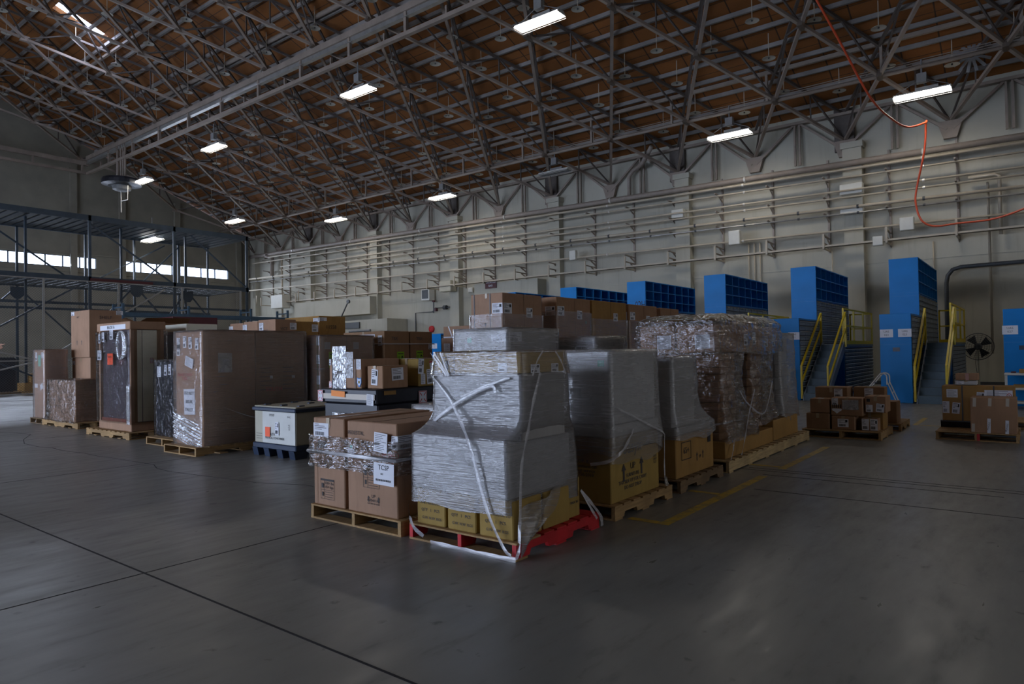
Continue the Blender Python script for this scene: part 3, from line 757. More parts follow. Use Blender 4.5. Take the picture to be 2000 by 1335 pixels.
# big louvred shade fan high in the right corner
t = thing('roof_ventilator', 'dark round roof ventilator with blades high at the right edge', 'fan', (29.2, 1.6, 11.95)); m = MB()
for k in range(14):
    a = 2 * PI * k / 14; m.bar((0, .12 * math.cos(a), .12 * math.sin(a)), (.05, .62 * math.cos(a), .62 * math.sin(a)), .10, .01, 0, (1, 0, 0))
m.build('blades', GREYB, t)

# pipe run along the right wall, carried on brackets
PZ = [('large cream main pipe along the top of the wall pipe run', 9.15, .13, 30.42, PIPEB, 51.2), ('cream pipe just under the large main pipe', 8.84, .055, 30.1, PIPE, 47.5), ('thin cream pipe third from the top of the wall pipe run', 8.55, .04, 30.25, PIPE, 50),
      ('cream pipe fourth from the top of the wall pipe run', 8.0, .045, 30.2, PIPE, 46), ('thin cream pipe fifth from the top of the wall pipe run', 7.74, .04, 30.3, PIPE, 46.3), ('thick cream pipe with black clamps in the middle of the wall run', 7.30, .065, 30.2, PIPE, 50.8),
      ('bare steel pipe under the clamped pipe on the wall', 7.06, .035, 30.25, PIPE2, 50.8), ('cream pipe on the upper cable brackets of the wall', 6.34, .045, 30.0, PIPE, 50.8)]
def pz(z, y): return z + .0145 * (y - 10)
for lab_, z, r, x, mt, ye in PZ:
    m = MB(); y0 = -12; m.tube([(0, 0, 0), (0, ye - y0, .0145 * (ye - y0))], r, 10)
    t = thing('wall_pipe', lab_, 'pipe', (x, y0, pz(z, y0))); m.build('pipe', mt, t, smooth=True)
    m = MB(); y = 3.3; m.tube([(0, -.04, 0), (0, .04, 0)], r + .018, 10); cm_ = m.mesh('pipe_coupling', PIPED if 'clamp' in lab_ else ALU)
    while y < ye - 1:
        o = bpy.data.objects.new('pipe_coupling', cm_); C.objects.link(o); o.parent = t; o.location = (0, y - y0, .0145 * (y - y0)); y += 2.3 if 'clamp' in lab_ else 6.9
m = MB(); m.box(-.1, 0, -.02, .1, 57.6, .0); m.box(-.1, 0, -.02, -.085, 57.6, .07); m.box(.085, 0, -.02, .1, 57.6, .07)
o = m.build('cable_tray', PIPE); o.location = (30.0, -12, 5.68); tag(o, 'lowest cable tray of the wall pipe run', 'cable tray')
for kk in range(-5, 21):
    y = 2.26 + 2.3 * kk
    if not (YF + 1 < y < YB - 1): continue
    t = thing('pipe_bracket', 'steel bracket carrying the pipes on the right wall', 'bracket', (XW - .02, y, 5.6), 0, 'pipe brackets on the right wall')
    m = MB(); m.box(-.06, -.04, -.05, 0, .04, 3.9); m.build('wall_channel', PIPEB, t)
    for z, ln in ((8.70, .95), (7.88, .9), (7.2, .92), (6.28, 1.08), (5.95, 1.0)):
        zz = pz(z, y) - 5.6; m = MB(); m.bar((0, 0, zz - .10), (-ln, 0, zz - .06), .06, .05); m.bar((0, 0, zz - .32), (-ln * .5, 0, zz - .10), .02, .08); m.build('bracket_arm', PIPEB, t)
    m = MB(); m.box(-1.12, -.04, .02, -1.06, .04, .62); m.build('tray_post', PIPE, t)
    m = MB(); m.box(-1.1, -.03, 0, -.0, .03, .06); m.build('tray_arm', PIPE, t)
# small drops and fittings on the wall
def wallpipe(label, pts, r, mat=PIPE, name='drop_pipe', cat='pipe'):
    p0 = Vector(pts[0]); m = MB(); m.tube([Vector(p) - p0 for p in pts], r, 8); o = m.build(name, mat, smooth=True); o.location = p0; tag(o, label, cat); return o
for i, (y, l) in enumerate(((10.25, 'left'), (10.0, 'middle'), (9.75, 'right'))): wallpipe('thin riser pipe below the cream box, %s one of three beside the tall blue shelf' % l, [(30.85, y, 0.2), (30.85, y, 6.3)], .03)
wallpipe('thin wall riser behind the fourth blue shelf tower', [(30.85, 6.75, 0.2), (30.85, 6.75, 5.6)], .025)
wallpipe('thin wall riser between the fan and the blue tower', [(30.85, 3.1, .2), (30.85, 3.1, 5.6)], .03)
wallpipe('riser pipe up the wall at the far right above the fan', [(30.7, 1.3, 1.2), (30.7, 1.3, 7.4), (30.4, 1.3, 7.5)], .045)
wallpipe('riser pipe bending over at the wall right of the cream boxes', [(30.7, .95, 5.6), (30.6, .95, 7.75), (30.6, 1.1, 7.82), (30.6, 1.9, 7.82)], .06)
wallpipe('dark grey pipe bending along the wall above the standing fan', [(30.6, 2.7, 0.1), (30.6, 2.68, 3.9), (30.6, 2.63, 4.2), (30.6, 2.47, 4.42), (30.6, 2.2, 4.5), (30.6, .3, 4.52), (30.6, -3, 4.6)], .075, PIPED)
wallpipe('large bent duct pipe rising through the wall head braces', [(30.6, 16.1, 9.3), (30.6, 16.1, 10.35), (30.6, 15.9, 10.6), (30.5, 15.6, 10.68), (30.0, 15.0, 10.75), (29.3, 14.2, 11.2)], .11, PIPEB)
wallpipe('bent duct pipe rising from the pipe run at the far left of the wall', [(30.6, 47.8, 8.0), (30.6, 47.8, 9.4), (30.3, 48.2, 9.6)], .16, PIPEB)
wallpipe('tall cream post pipe near the far left end of the wall', [(30.3, 46.0, 4.6), (30.3, 46.0, 9.2)], .08)
wallpipe('tall pipe standing at the far corner of the wall', [(30.1, 50.6, 6.8), (30.1, 50.6, 10.2)], .14)
wallpipe('conduit drop framing the plain door', [(30.9, 31.95, .2), (30.9, 31.95, 4.25), (30.9, 30.4, 4.25), (30.9, 30.1, 4.5)], .035, PIPED)
for i, y in enumerate((48.9, 46.9, 45.2, 43.3)): wallpipe('short upright of the white guard rail on the wall, number %s from the corner' % ('one', 'two', 'three', 'four')[i], [(29.9, y, 5.7), (29.9, y, 6.45)], .04)
def wbox(label, x, y, z, dx, dy, dz, mat=CREAMB, name='electrical_box', cat='electrical box'):
    t = thing(name, label, cat, (x, y, z)); m = MB(); m.cbox(-dx / 2, -dy / 2, 0, dx / 2, dy / 2, dz, .015); m.build('enclosure', mat, t)
    m = MB(); m.box(-dx / 2 - .012, -dy / 2 + .02, .02, -dx / 2, dy / 2 - .02, dz - .02); m.build('cover', mat, t); return t
wbox('cream electrical box on the pipe run left of the blue towers', 29.95, 19.1, 6.35, .22, .38, .5)
wbox('large cream electrical box with three risers below it', 29.95, 10.55, 6.2, .25, .5, .62)
wbox('large cream electrical box in front of the red hose loop', 29.95, 3.85, 6.0, .25, .48, .5)
wbox('small cream box on the cable tray beside the pilaster', 29.9, 4.85, 5.52, .22, .36, .36)
wbox('square cream box high on the pilaster under the main pipe', 30.4, 5.85, 7.8, .3, .85, .42)
wbox('lower square cream box on the pilaster', 30.4, 5.85, 7.0, .3, .85, .3)
wbox('square cream box high on the second pilaster', 30.4, 13.4, 7.85, .3, .6, .4)
wbox('yellowish junction box on the left pilaster above the door', 30.2, 28.4, 5.35, .5, .95, .65, CREAM)
wbox('white switchboard on the wall with bundled conduits', 29.9, 45.6, 5.25, .7, 1.5, 1.0)
wbox('tiny white thermostat on the wall beside the maroon sign', 30.85, 27.1, 5.25, .1, .35, .3)
t = thing('wall_speaker', 'grey wall speaker box with black grille above the door', 'speaker', (30.6, 30.5, 4.95)); m = MB(); m.cbox(-.25, -.36, 0, .25, .36, .8, .02); m.build('cabinet', CREAMB, t); m = MB(); m.box(-.275, -.26, .12, -.25, .26, .66); m.build('grille', PIPED, t)
t = thing('sprinkler_valve', 'cluster of dark pipes with red valves beside the wall speaker', 'valve', (30.7, 29.1, 4.15)); m = MB()
m.tube([(0, 1.0, 0), (0, 1.0, .75)], .04, 6); m.tube([(0, 1.0, .3), (0, -1.1, .3)], .035, 6); m.tube([(0, -1.1, .3), (0, -1.1, 1.1), (0, -.5, 1.1)], .025, 6); m.tube([(0, -.5, 1.1), (0, -.5, .3)], .02, 5); m.build('pipework', PIPED, t)
m = MB(); m.lathe([(0, -.1), (.12, -.1), (.12, .1), (0, .1)], 10, c=(0, .8, .2)); m.build('valve_body', MAROON, t)
m = MB(); m.lathe([(0, -.05), (.1, -.05), (.1, .05), (0, .05)], 10, c=(0, 1.0, .75)); m.build('valve_body', MAROON, t)
m = MB(); m.lathe([(0, -.12), (.14, -.12), (.14, .12), (0, .12)], 10, 0, c=(0, .0, .3), axis='y'); m.build('valve_body', PIPED, t)
t = thing('alarm_bell', 'round red fire alarm bell on the cream wall', 'alarm bell', (30.92, 30.55, 3.15)); m = MB(); m.lathe([(0, -.1), (.1, -.1), (.2, -.05), (.22, .02), (.22, .06)], 18, axis='x'); m.build('bell', REDP, t)
t = thing('maroon_sign', 'maroon sign with white letters on the cream housing above the tall cartons', 'sign', (30.12, 24.9, 5.3)); m = MB(); m.box(-.02, -.42, 0, .02, .42, .5); m.build('sign_panel', MAROON, t)
d = (.04, .84, .5); txt(t, d, 'L', .5, .68, 'HEADROOM', .15, PAPER); txt(t, d, 'L', .5, .3, 'BAR', .17, PAPER)
# built-in housings on the wall
m = MB(); m.box(30.16, 21.6, 0, XW, 26.2, 5.62); struct(m.build('wall_housing', WALLM))
m = MB(); m.box(30.0, 35.4, 4.35, XW, 44.0, 5.55); m.box(30.4, 44.0, 0, XW, 50.2, 4.85); struct(m.build('wall_housing', WALLM))
m = MB(); m.box(29.2, 32.8, 0, XW, 44.6, 3.9); struct(m.build('wall_machine_room', WALLM))
wbox('dark louvred ventilation grille on the machine room wall', 29.16, 36.6, 3.35, .08, 2.3, .42, PIPED, 'ventilation_grille', 'ventilation grille')
t = thing('compressor', 'dark green machine in front of the machine room behind the stacked cartons', 'machine', (27.8, 33.8, 0)); m = MB(); m.cbox(-.7, -2.4, 0, .7, 2.0, 2.6, .05); m.build('casing', PIPED, t); m = MB(); m.cbox(-.6, -3.2, 0, .6, -2.45, 3.0, .04); m.build('control_panel', STEPM, t); m = MB(); m.tube([(0, -1, 2.6), (0, -1, 3.1), (0, 1, 3.1), (0, 1, 2.6)], .08, 8); m.build('pipe_loop', GREYB, t)
t = thing('boom_arm', 'thin black mast leaning up in front of the cream housing', 'mast', (29.6, 37.2, 4.0)); m = MB(); m.tube([(0, .9, 0), (0, 0, 1.2)], .05, 6); m.tube([(0, .9, 0), (0, 1.6, -.1)], .03, 5); m.build('mast', PIPED, t); m = MB(); m.lathe([(0, -.06), (.14, -.06), (.14, .06), (0, .06)], 10, axis='x', c=(0, -.05, 1.25)); m.build('pulley', PIPED, t)
# hanging red hose
def smooth(pts, k=5):
    P = [Vector(p) for p in pts]; out = []
    for i in range(len(P) - 1):
        p0, p1, p2, p3 = P[max(i - 1, 0)], P[i], P[i + 1], P[min(i + 2, len(P) - 1)]
        for j in range(k):
            t = j / k; out.append(.5 * ((2 * p1) + (-p0 + p2) * t + (2 * p0 - 5 * p1 + 4 * p2 - p3) * t * t + (-p0 + 3 * p1 - 3 * p2 + p3) * t ** 3))
    return out + [P[-1]]
hp = [(21.6, 5.5, 13.2), (22, 5.07, 12.17), (23, 4.66, 11.13), (24.5, 4.09, 9.65), (26, 3.66, 9.2), (27, 3.34, 9.15), (28.2, 2.98, 9.53), (28.6, 3.0, 9.62), (28.9, 3.10, 8.7), (29.3, 3.43, 7.4), (29.3, 3.46, 6.83), (29.3, 3.29, 6.22), (29.35, 2.89, 5.96), (29.4, 2.18, 5.98), (29.4, 1.26, 5.98), (29.3, .53, 6.12), (29.2, -.1, 6.4), (28.8, -1.5, 7.4)]
wallpipe('red rubber hose looping down from the roof in front of the wall pipes', smooth(hp), .035, HOSE, 'air_hose', 'hose')
# doors
m = MB(); m.box(XW - .05, 30.35, 0, XW, 31.9, 2.3); t = m.build('door_1', WALLM); struct(t)
m = MB(); m.tube([(XW - .1, 30.5, 1.05), (XW - .1, 30.62, 1.05)], .015, 6); m.build('door_handle', ALU, t)

# ================================================================== TALL BLUE RACK ON THE LEFT
t = thing('storage_rack', 'very tall dark blue steel rack with two decks standing before the far windows', 'rack', (15.2, 36.0, 0))
# local x from -10 to 6.3 ; front plane y=0, back plane y=4.4
fx = [-9.6, -7.4, -5.0, -2.0, 0.4, 2.3, 3.6, 6.2]
ph = 8.55
for x in (-9.6, -6.1, -2.0, 2.05, 6.2):
    m = MB(); m.box(x - .06, -.05, 0, x + .06, .05, ph); m.build('upright', RACK, t)
for x in (-8.4, -4.2, 0.0, 3.35):
    m = MB(); m.box(x - .045, 1.4, 0, x + .045, 1.5, ph); m.build('upright', RACK, t)
for x in (-9.6, -6.6, -3.7, -.6, 1.9, 4.4, 6.2):
    m = MB(); m.box(x - .05, 4.35, 0, x + .05, 4.45, ph); m.build('upright', RACK, t)
for y, hh in ((0, .26), (4.4, .2)):
    for z in (8.42, 5.45):
        m = MB(); m.box(-10, y - .05, z - hh / 2, 6.3, y + .05, z + hh / 2); m.build('beam', RACK, t)
m = MB(); m.box(-9.6, .1, 4.2, 6.3, .16, 4.32); m.box(-9.6, 4.3, 4.2, 6.3, 4.36, 4.32); m.build('lower_tie', RACK, t)
for z in (8.40, 5.44):
    m = MB()
    for i in range(38): x = -9.9 + i * .43; m.box(x, .1, z - .05, x + .3, 4.3, z + .02)
    m.build('deck_slats', RACK, t)
for a, b_, y in (((-2.0, 8.2), (2.05, 5.5), .07), ((6.2, 5.6), (3.0, 8.2), .07), ((-6.1, 8.2), (-2.4, 5.6), 1.5), ((-.6, 5.6), (3.6, 8.2), 4.4), ((4.4, 8.2), (2.0, 5.6), 4.4),
                 ((.1, 5.3), (-2.6, 2.2), .07), ((.1, 5.3), (2.9, 2.0), .07), ((3.4, 5.3), (1.2, 2.0), 1.5), ((3.5, 5.3), (6.0, 2.2), 1.5), ((-9.6, 5.3), (-10.6, .5), .07), ((-2.2, 5.3), (-9.5, 0.6), -.06), ((-9.6, 3.4), (-3.0, 0.2), -.08),
                 ((-3.7, 5.3), (-6.6, 2.2), 4.4), ((-3.7, 5.3), (-.6, 2.2), 4.4)):
    m = MB(); m.bar((a[0], y, a[1]), (b_[0], y, b_[1]), .07, .07); m.build('diagonal_brace', RACK, t)
for x, y in ((.12, 0), (3.45, 1.45), (-3.7, 4.4)):
    m = MB(); m.prism([(x - .3, 4.9), (x - .12, 4.7), (x + .12, 4.7), (x + .3, 4.9), (x + .3, 5.3), (x - .3, 5.3)], y - .07, y - .05, 0, 'y'); m.build('brace_plate', RACK, t)
m = MB(); m.box(-2.0, -.12, 5.38, .9, -.05, 5.5); m.build('red_edge_strip', MAROON, t)
# chain link fence panels in front of the rack
t = thing('chain_link_fence', 'chain link security fence with perforated posts in front of the tall rack', 'fence', (11.0, 35.3, 0))
for x in (-5.6, -2.6, 0.05, 3.2, 6.3, 9.6):
    m = MB(); m.box(x - .04, -.04, 0, x + .04, .04, 5.3); m.build('fence_post', GALV, t)
for x0, x1 in ((-5.6, -2.6), (-2.6, .05), (.05, 3.2), (3.2, 6.3), (6.3, 9.6)):
    m = MB(); m.add([(x0 + .04, 0, .1), (x1 - .04, 0, .1), (x1 - .04, 0, 5.25), (x0 + .04, 0, 5.25)], [(0, 1, 2, 3)]); m.build('wire_mesh', CHAIN, t)
m = MB(); m.bar((-5.6, -.05, 3.1), (.05, -.05, 1.5), .06, .06); m.bar((.05, -.05, 1.6), (5.4, -.05, 5.1), .06, .06); m.bar((-5.6, -.05, .2), (.05, -.05, 1.6), .06, .06); m.build('fence_brace', GALV, t)
for z in (.08, 1.55, 5.25):
    m = MB(); m.box(-5.6, -.025, z, 9.6, .025, z + .05); m.build('fence_rail', GALV, t)
# lower pallet rack row
t = thing('pallet_rack', 'low slate blue pallet rack row with open ladder frames behind the tall cartons', 'rack', (17.2, 32.6, 0))
for x in (-3.9, -.9, 2.4, 4.6):
    for dy in (0, 1.0):
        m = MB(); m.box(x - .05, dy - .04, 0, x + .05, dy + .04, 4.1); m.build('upright', RACK2, t)
    m = MB(); m.box(x - .02, 0, 3.55, x + .02, 1, 3.62); m.box(x - .02, 0, 3.9, x + .02, 1, 3.96); m.bar((x, 0, 2.2), (x, 1, 3.4), .04, .04); m.build('frame_brace', RACK2, t)
for z in (3.62, 1.9):
    for dy in (0, 1.0):
        m = MB(); m.box(-3.9, dy - .03, z - .08, 4.6, dy + .03, z + .08); m.build('beam', RACK2, t)
# goods stored behind the fence
def plainbox(name, label, cat, x0, x1, y0, y1, z0, z1, mat, group=None, ch=.012):
    m = MB(); m.cbox(-(x1 - x0) / 2, -(y1 - y0) / 2, 0, (x1 - x0) / 2, (y1 - y0) / 2, z1 - z0, ch); o = m.build(name, mat); o.location = ((x0 + x1) / 2, (y0 + y1) / 2, z0); return tag(o, label, cat, group)
pallet('dark pallet behind the fence at the left edge, lowest of its stack', 9.4, 10.6, 37.2, 38.4, PINED)
plainbox('machine_crate', 'large black covered load behind the fence at the left edge', 'crate', 9.8, 11.0, 38.7, 39.9, .0, 1.75, BLACKW, ch=.06)
pallet('pallet with a pale top behind the fence at the left edge', 10.7, 12.0, 37.0, 38.2, PINE, h=.16)
carton('wide low brown carton on the pallet behind the fence', 10.8, 12.0, 37.0, 38.0, .165, .55, OKRAFT)
carton('narrower brown carton on top of the wide low one behind the fence', 11.1, 11.9, 37.1, 37.9, .555, .98, OKRAFT)
carton('small brown carton topmost on the stack behind the fence', 11.45, 11.95, 37.2, 37.8, .985, 1.25, OKRAFT)
plainbox('red_bin', 'long red flat box behind the cabinets under the pallet rack', 'box', 13.8, 15.8, 29.0, 30.4, 0, 3.35, MAROON)

# ================================================================== BLUE DRAWER CABINETS, STAIRS AND PLATFORMS
def drawer_rows(root, x0, x1, y, z0, z1, nrow, ncol, name='drawer_row'):
    """rows of drawers on the side facing -y at y"""
    h = (z1 - z0) / nrow; w_ = (x1 - x0) / ncol; me = None
    for r in range(nrow):
        if me is None:
            m = MB()
            for c in range(ncol):
                a = c * w_ + .012; b_ = (c + 1) * w_ - .012
                m.box(a, -.012, .008, b_, .0, h - .022, 0)
                m.add([(a, -.012, h - .022), (b_, -.012, h - .022), (b_, -.036, h - .040), (a, -.036, h - .040), (a, -.012, h - .052), (b_, -.012, h - .052)], [(0, 1, 2, 3), (3, 2, 5, 4)], 0)
            me = m.mesh(name, [GSTEEL])
        o = bpy.data.objects.new(name, me); C.objects.link(o); o.parent = root; o.location = (x0, y, z0 + r * h)
def lower_cabinet(y0, label, papers, dy=.76):
    t = thing('drawer_cabinet', label, 'cabinet', (21.0, y0, 0))
    m = MB(); m.cbox(0, 0, 0, 2.36, dy, 2.43, .008); m.build('cabinet_body', BLUE, t)
    m = MB(); m.box(-.003, .004, 1.585, 0, dy - .004, 1.60); m.build('panel_joint', BLUED, t)
    m = MB(); m.box(-.003, .004, 1.72, 0, dy - .004, 1.728); m.build('panel_joint', BLUED, t)
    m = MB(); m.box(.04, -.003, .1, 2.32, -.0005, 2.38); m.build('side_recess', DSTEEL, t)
    drawer_rows(t, .05, 2.31, -.004, .12, 2.36, 15, 4)
    for (u, body) in papers:
        me = MB(); me.box(-.004, -.16, -.11, 0, .16, .11); o = me.build('paper_notice', PAPER, t); o.location = (-.003, dy * (1 - u), 1.9)
        for bz, s_, tx in ((.045, .075, body.split()[0]), (-.045, .075, body.split()[1])):
            o2 = bpy.data.objects.new('printed_text', text_mesh(tx, s_, GREYINK)); C.objects.link(o2); o2.parent = t
            mm = Matrix(((0, 0, -1), (-1, 0, 0), (0, 1, 0))).to_4x4(); mm.translation = Vector((-.0085, dy * (1 - u), 1.9 + bz)); o2.matrix_local = mm
    m = MB(); m.box(-.008, dy * .5 - .10, 1.40, 0, dy * .5 + .07, 1.51); m.build('blue_plate', NAVYP, t)
    return t
def tower(y0, label, label02=False):
    t = thing('shelf_tower', label, 'shelving', (23.4, y0, 0)); dy, Lx, H = .78, 4.75, 4.2
    m = MB(); m.cbox(0, 0, 0, .05, dy, H, .004); m.box(Lx - .03, 0, 0, Lx, dy, H); m.box(.03, dy - .02, 0, Lx, dy, H); m.box(.05, 0, H - .03, Lx, dy, H)
    m.box(.05, .03, 0, Lx - .03, dy - .02, 3.12); m.build('tower_body', BLUE, t)
    m = MB()
    for i in range(3): z = 3.12 + i * .345; m.box(.05, 0, z, Lx - .03, dy - .02, z + .025)
    for c in range(1, 7): x = .05 + c * (Lx - .08) / 7; m.box(x - .012, 0, 3.12, x + .012, dy - .02, H - .03)
    m.build('cubby_shelves', BLUED, t)
    m = MB(); m.box(-.003, .004, 3.05, 0, dy - .004, 3.062); m.box(-.003, .004, 3.15, 0, dy - .004, 3.156); m.build('panel_joint', BLUED, t)
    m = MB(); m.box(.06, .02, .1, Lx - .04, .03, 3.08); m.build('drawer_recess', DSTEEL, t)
    drawer_rows(t, .06, Lx - .05, .018, .12, 3.07, 19, 7)
    m = MB(); r = random.Random(int(y0 * 10))
    for c in range(14):
        x = .15 + c * .32 + r.uniform(-.05, .05)
        if r.random() < .75: m.box(x, -.022, 3.0, x + r.uniform(.05, .13), -.018, 3.05)
    m.build('card_labels', simple('aged_card', (.38, .34, .26)) if 'aged_card' not in MATS else MATS['aged_card'], t)
    if label02:
        o2 = bpy.data.objects.new('printed_text', text_mesh('02H', .42, INK)); C.objects.link(o2); o2.parent = t
        mm = Matrix(((0, 0, -1), (-.62, 0, 0), (0, 1, 0))).to_4x4(); mm.translation = Vector((-.003, .22, 3.28)); o2.matrix_local = mm
        m = MB(); m.box(-.004, .02, 2.78, 0, .32, 3.0); m.build('paper_notice', PAPER, t); m = MB(); m.box(-.006, .10, 2.88, -.004, .24, 2.91); m.build('printed_text', GREYINK, t)
    return t
def stair(y0, label, wd=.66):
    t = thing('staircase', label, 'stairs', (20.9, y0, 0)); n = 8; rise = 1.63 / n; run = 2.45 / n
    for i in range(n):
        m = MB(); m.box(i * run, .03, i * rise, i * run + .02, wd - .03, (i + 1) * rise - .03); m.box(i * run - .02, .03, (i + 1) * rise - .03, (i + 1) * run + .02, wd - .03, (i + 1) * rise); m.build('step', STEPM, t)
    for y in (0, wd - .03):
        m = MB(); m.prism([(-.05, 0), (.2, 0), (2.5, 1.50), (2.5, 1.72), (2.35, 1.72), (-.05, .12)], y, y + .03, 0, 'y'); m.build('stringer', GSTEEL, t)
    for y in (-.03, wd + .03):
        m = MB(); m.bar((-.02, y, .05), (-.02, y, 1.02), .05, .05); m.bar((-.02, y, 1.0), (2.36, y, 2.62), .05, .05); m.bar((-.02, y, .52), (2.36, y, 2.12), .045, .045)
        m.bar((2.38, y, 1.55), (2.38, y, 2.66), .06, .06); m.build('yellow_handrail', YEL, t)
    return t
def platform(y0, y1, label, ndr=12):
    t = thing('mezzanine_platform', label, 'platform', (23.42, y0, 0)); W_ = y1 - y0; Lx = 4.75
    m = MB(); m.cbox(0.02, .02, 0, Lx, W_, 1.56, .006); m.build('base_cabinet', BLUE, t)
    m = MB(); m.box(0, 0, 1.56, Lx, W_, 1.63); m.build('deck', STEPM, t)
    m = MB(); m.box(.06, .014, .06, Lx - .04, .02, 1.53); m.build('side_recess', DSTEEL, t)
    drawer_rows(t, .07, Lx - .05, .012, .08, 1.5, 12, 9)
    m = MB(); m.box(0, 0, 1.63, Lx, .02, 1.75); m.build('toe_board', YEL, t)
    for i in range(4):
        x = .03 + i * (Lx - .06) / 3; m = MB(); m.box(x - .025, 0, 1.63, x + .025, .05, 2.78); m.build('guardrail_post', YEL, t)
    for z in (2.74, 2.2):
        m = MB(); m.box(0, .005, z, Lx, .045, z + .05); m.build('guardrail', YEL, t)
    m = MB(); m.box(Lx - .05, 0, 2.74, Lx, W_, 2.79); m.box(Lx - .05, 0, 2.2, Lx, W_, 2.24); m.box(Lx - .05, W_ - .05, 1.63, Lx, W_, 2.79); m.box(Lx - .03, 0, 1.63, Lx, W_, 1.75); m.build('end_guardrail', YEL, t)
    return t
units = [(2.75, 'first tall blue shelf tower from the right', [(.22, 'UAS 023'), (.80, 'UAS 025')], 'rightmost'),
         (5.63, 'second tall blue shelf tower from the right', [(.80, 'UAS 021')], 'second from right'),
         (8.62, 'third blue shelf tower from the right, behind the clear wrapped cartons', [(.8, 'UAS 019')], 'third from right'),
         (11.72, 'blue shelf tower marked 02H', [(.8, 'UAS 017')], 'fourth from right'),
         (14.82, 'blue shelf tower whose two cubby rows show just left of the one marked 02H', [(.8, 'UAS 015')], 'fifth from right'),
         (17.95, 'leftmost blue shelf tower, only its top showing over the tall strapped cartons', [(.8, 'UAS 013')], 'sixth from right')]
for i, (y, l, pp, pos) in enumerate(units):
    tower(y, l, i == 3)
    lower_cabinet(y - .08, 'lower blue cabinet in front of the %s shelf tower, %s' % (('first', 'second', 'third', 'fourth', 'fifth', 'sixth')[i], 'with two paper notices' if i == 0 else 'counted from the right'), pp)
    stair(y - .84, 'grey blue stairs with yellow handrails, %s of the six flights' % ('first from the right', 'second from the right', 'third from the right', 'fourth from the right', 'fifth from the right', 'sixth from the right')[i])
    platform(y - .80, y - .02, 'steel platform with yellow guardrail beside the %s shelf tower from the right' % ('first', 'second', 'third', 'fourth', 'fifth', 'sixth')[i])
lower_cabinet(-.10, 'blue cabinet cut by the right edge of the picture with one paper notice', [(.18, 'UAS 027')])
lower_cabinet(20.2, 'narrow view of a blue cabinet left of the pink-brown cartons', [(.5, 'UAS 011')])

# ------------------------------------------------------------------ fan, ladder, carts
t = thing('pedestal_fan', 'large black pedestal fan standing by the wall between blue cabinets', 'fan', (28.6, 1.62, 0))
m = MB(); m.lathe([(0, 0), (.32, 0), (.32, .03), (.05, .07), (0, .07)], 20); m.build('base', PIPED, t); m = MB(); m.tube([(0, 0, .05), (0, 0, 1.35)], .03, 8); m.build('pole', CREAM, t)
m = MB()
for r in (.46, .40, .33, .26, .19, .12):
    pts = [(-.16 + .08 * (r / .46), r * math.cos(a * PI / 14), 1.48 + r * math.sin(a * PI / 14)) for a in range(29)]; m.tube(pts, .006 if r < .45 else .014, 5)
for k in range(20):
    a = k * PI / 10; m.bar((-.16, .05 * math.cos(a), 1.48 + .05 * math.sin(a)), (-.08, .46 * math.cos(a), 1.48 + .46 * math.sin(a)), .005, .005)
    m.bar((.10, .05 * math.cos(a), 1.48 + .05 * math.sin(a)), (-.06, .46 * math.cos(a), 1.48 + .46 * math.sin(a)), .005, .005)
m.build('wire_guard', PIPED, t)
m = MB()
for k in range(4):
    a = k * PI / 2 + .6; c, s = math.cos(a), math.sin(a); c2, s2 = math.cos(a + .75), math.sin(a + .75)
    m.add([(-.05, .06 * c, 1.48 + .06 * s), (-.08, .40 * c, 1.48 + .40 * s), (0, .40 * c2, 1.48 + .40 * s2), (.02, .07 * c2, 1.48 + .07 * s2)], [(0, 1, 2, 3)])
m.build('fan_blades', BLACKP, t); m = MB(); m.lathe([(0, -.12), (.08, -.12), (.12, -.02), (.12, .16), (.06, .22), (0, .22)], 14, axis='x', c=(0, 0, 1.48)); m.build('motor', PIPED, t)
m = MB(); m.tube([(.05, .06, 1.3), (.06, .09, .9), (.02, .05, .5), (.1, .1, .03)], .008, 5); m.build('power_cord', INK, t)

t = thing('step_ladder', 'small aluminium step ladder leaning open before the blue cabinet', 'ladder', (20.1, 3.15, 0))
def ubend(yt, yb, zt, x): return
m = MB()
for s in (-.2, .2):
    m.tube(smooth([(s, .75, 0), (s, .18, .74), (s, .08, .84), (s, -.02, .80), (s, -.04, .72), (s, -.04, .55)], 4), .016, 7)
m.tube([(-.2, .12, .80), (.2, .12, .80)], .014, 6); m.build('front_frame', ALU, t)
m = MB()
for s in (-.17, .17): m.tube([(s, -.04, .62), (s, -.28, 0)], .015, 7)
m.tube([(-.17, -.14, .34), (.17, -.14, .34)], .012, 6); m.build('rear_frame', ALU, t)
for z in (.12, .35, .58):
    y = .75 - z * .77; m = MB(); m.box(-.19, y - .05, z, .19, y + .05, z + .02); m.build('ladder_step', GREYB, t)

def cart(x, y, rz, label):
    t = thing('utility_cart', label, 'cart', (x, y, 0), rz)
    for z in (.12, .45, .80): m = MB(); m.cbox(-.42, -.24, z, .42, .24, z + .05, .01); m.build('tray_shelf', WHITEM, t)
    for sx in (-1, 1):
        for sy in (-1, 1):
            m = MB(); m.box(sx * .39 - .02, sy * .21 - .02, .1, sx * .39 + .02, sy * .21 + .02, .84); m.build('corner_post', WHITEM, t)
            m = MB(); m.lathe([(0, -.012), (.045, -.012), (.045, .012), (0, .012)], 12, axis='y', c=(sx * .36, sy * .19, .045)); m.tube([(sx * .36, sy * .19, .05), (sx * .36, sy * .19, .12)], .012, 6); m.build('caster_wheel', BLACKP, t)
    m = MB(); m.tube([(-.40, -.2, .84), (-.55, -.2, .93), (-.55, .2, .93), (-.40, .2, .84)], .016, 6); m.build('push_handle', WHITEM, t); return t
cart(20.45, 6.15, R(90), 'white utility cart beside the second flight of stairs')
cart(20.3, .22, R(90), 'white utility cart at the right edge with small parcels on its shelves')
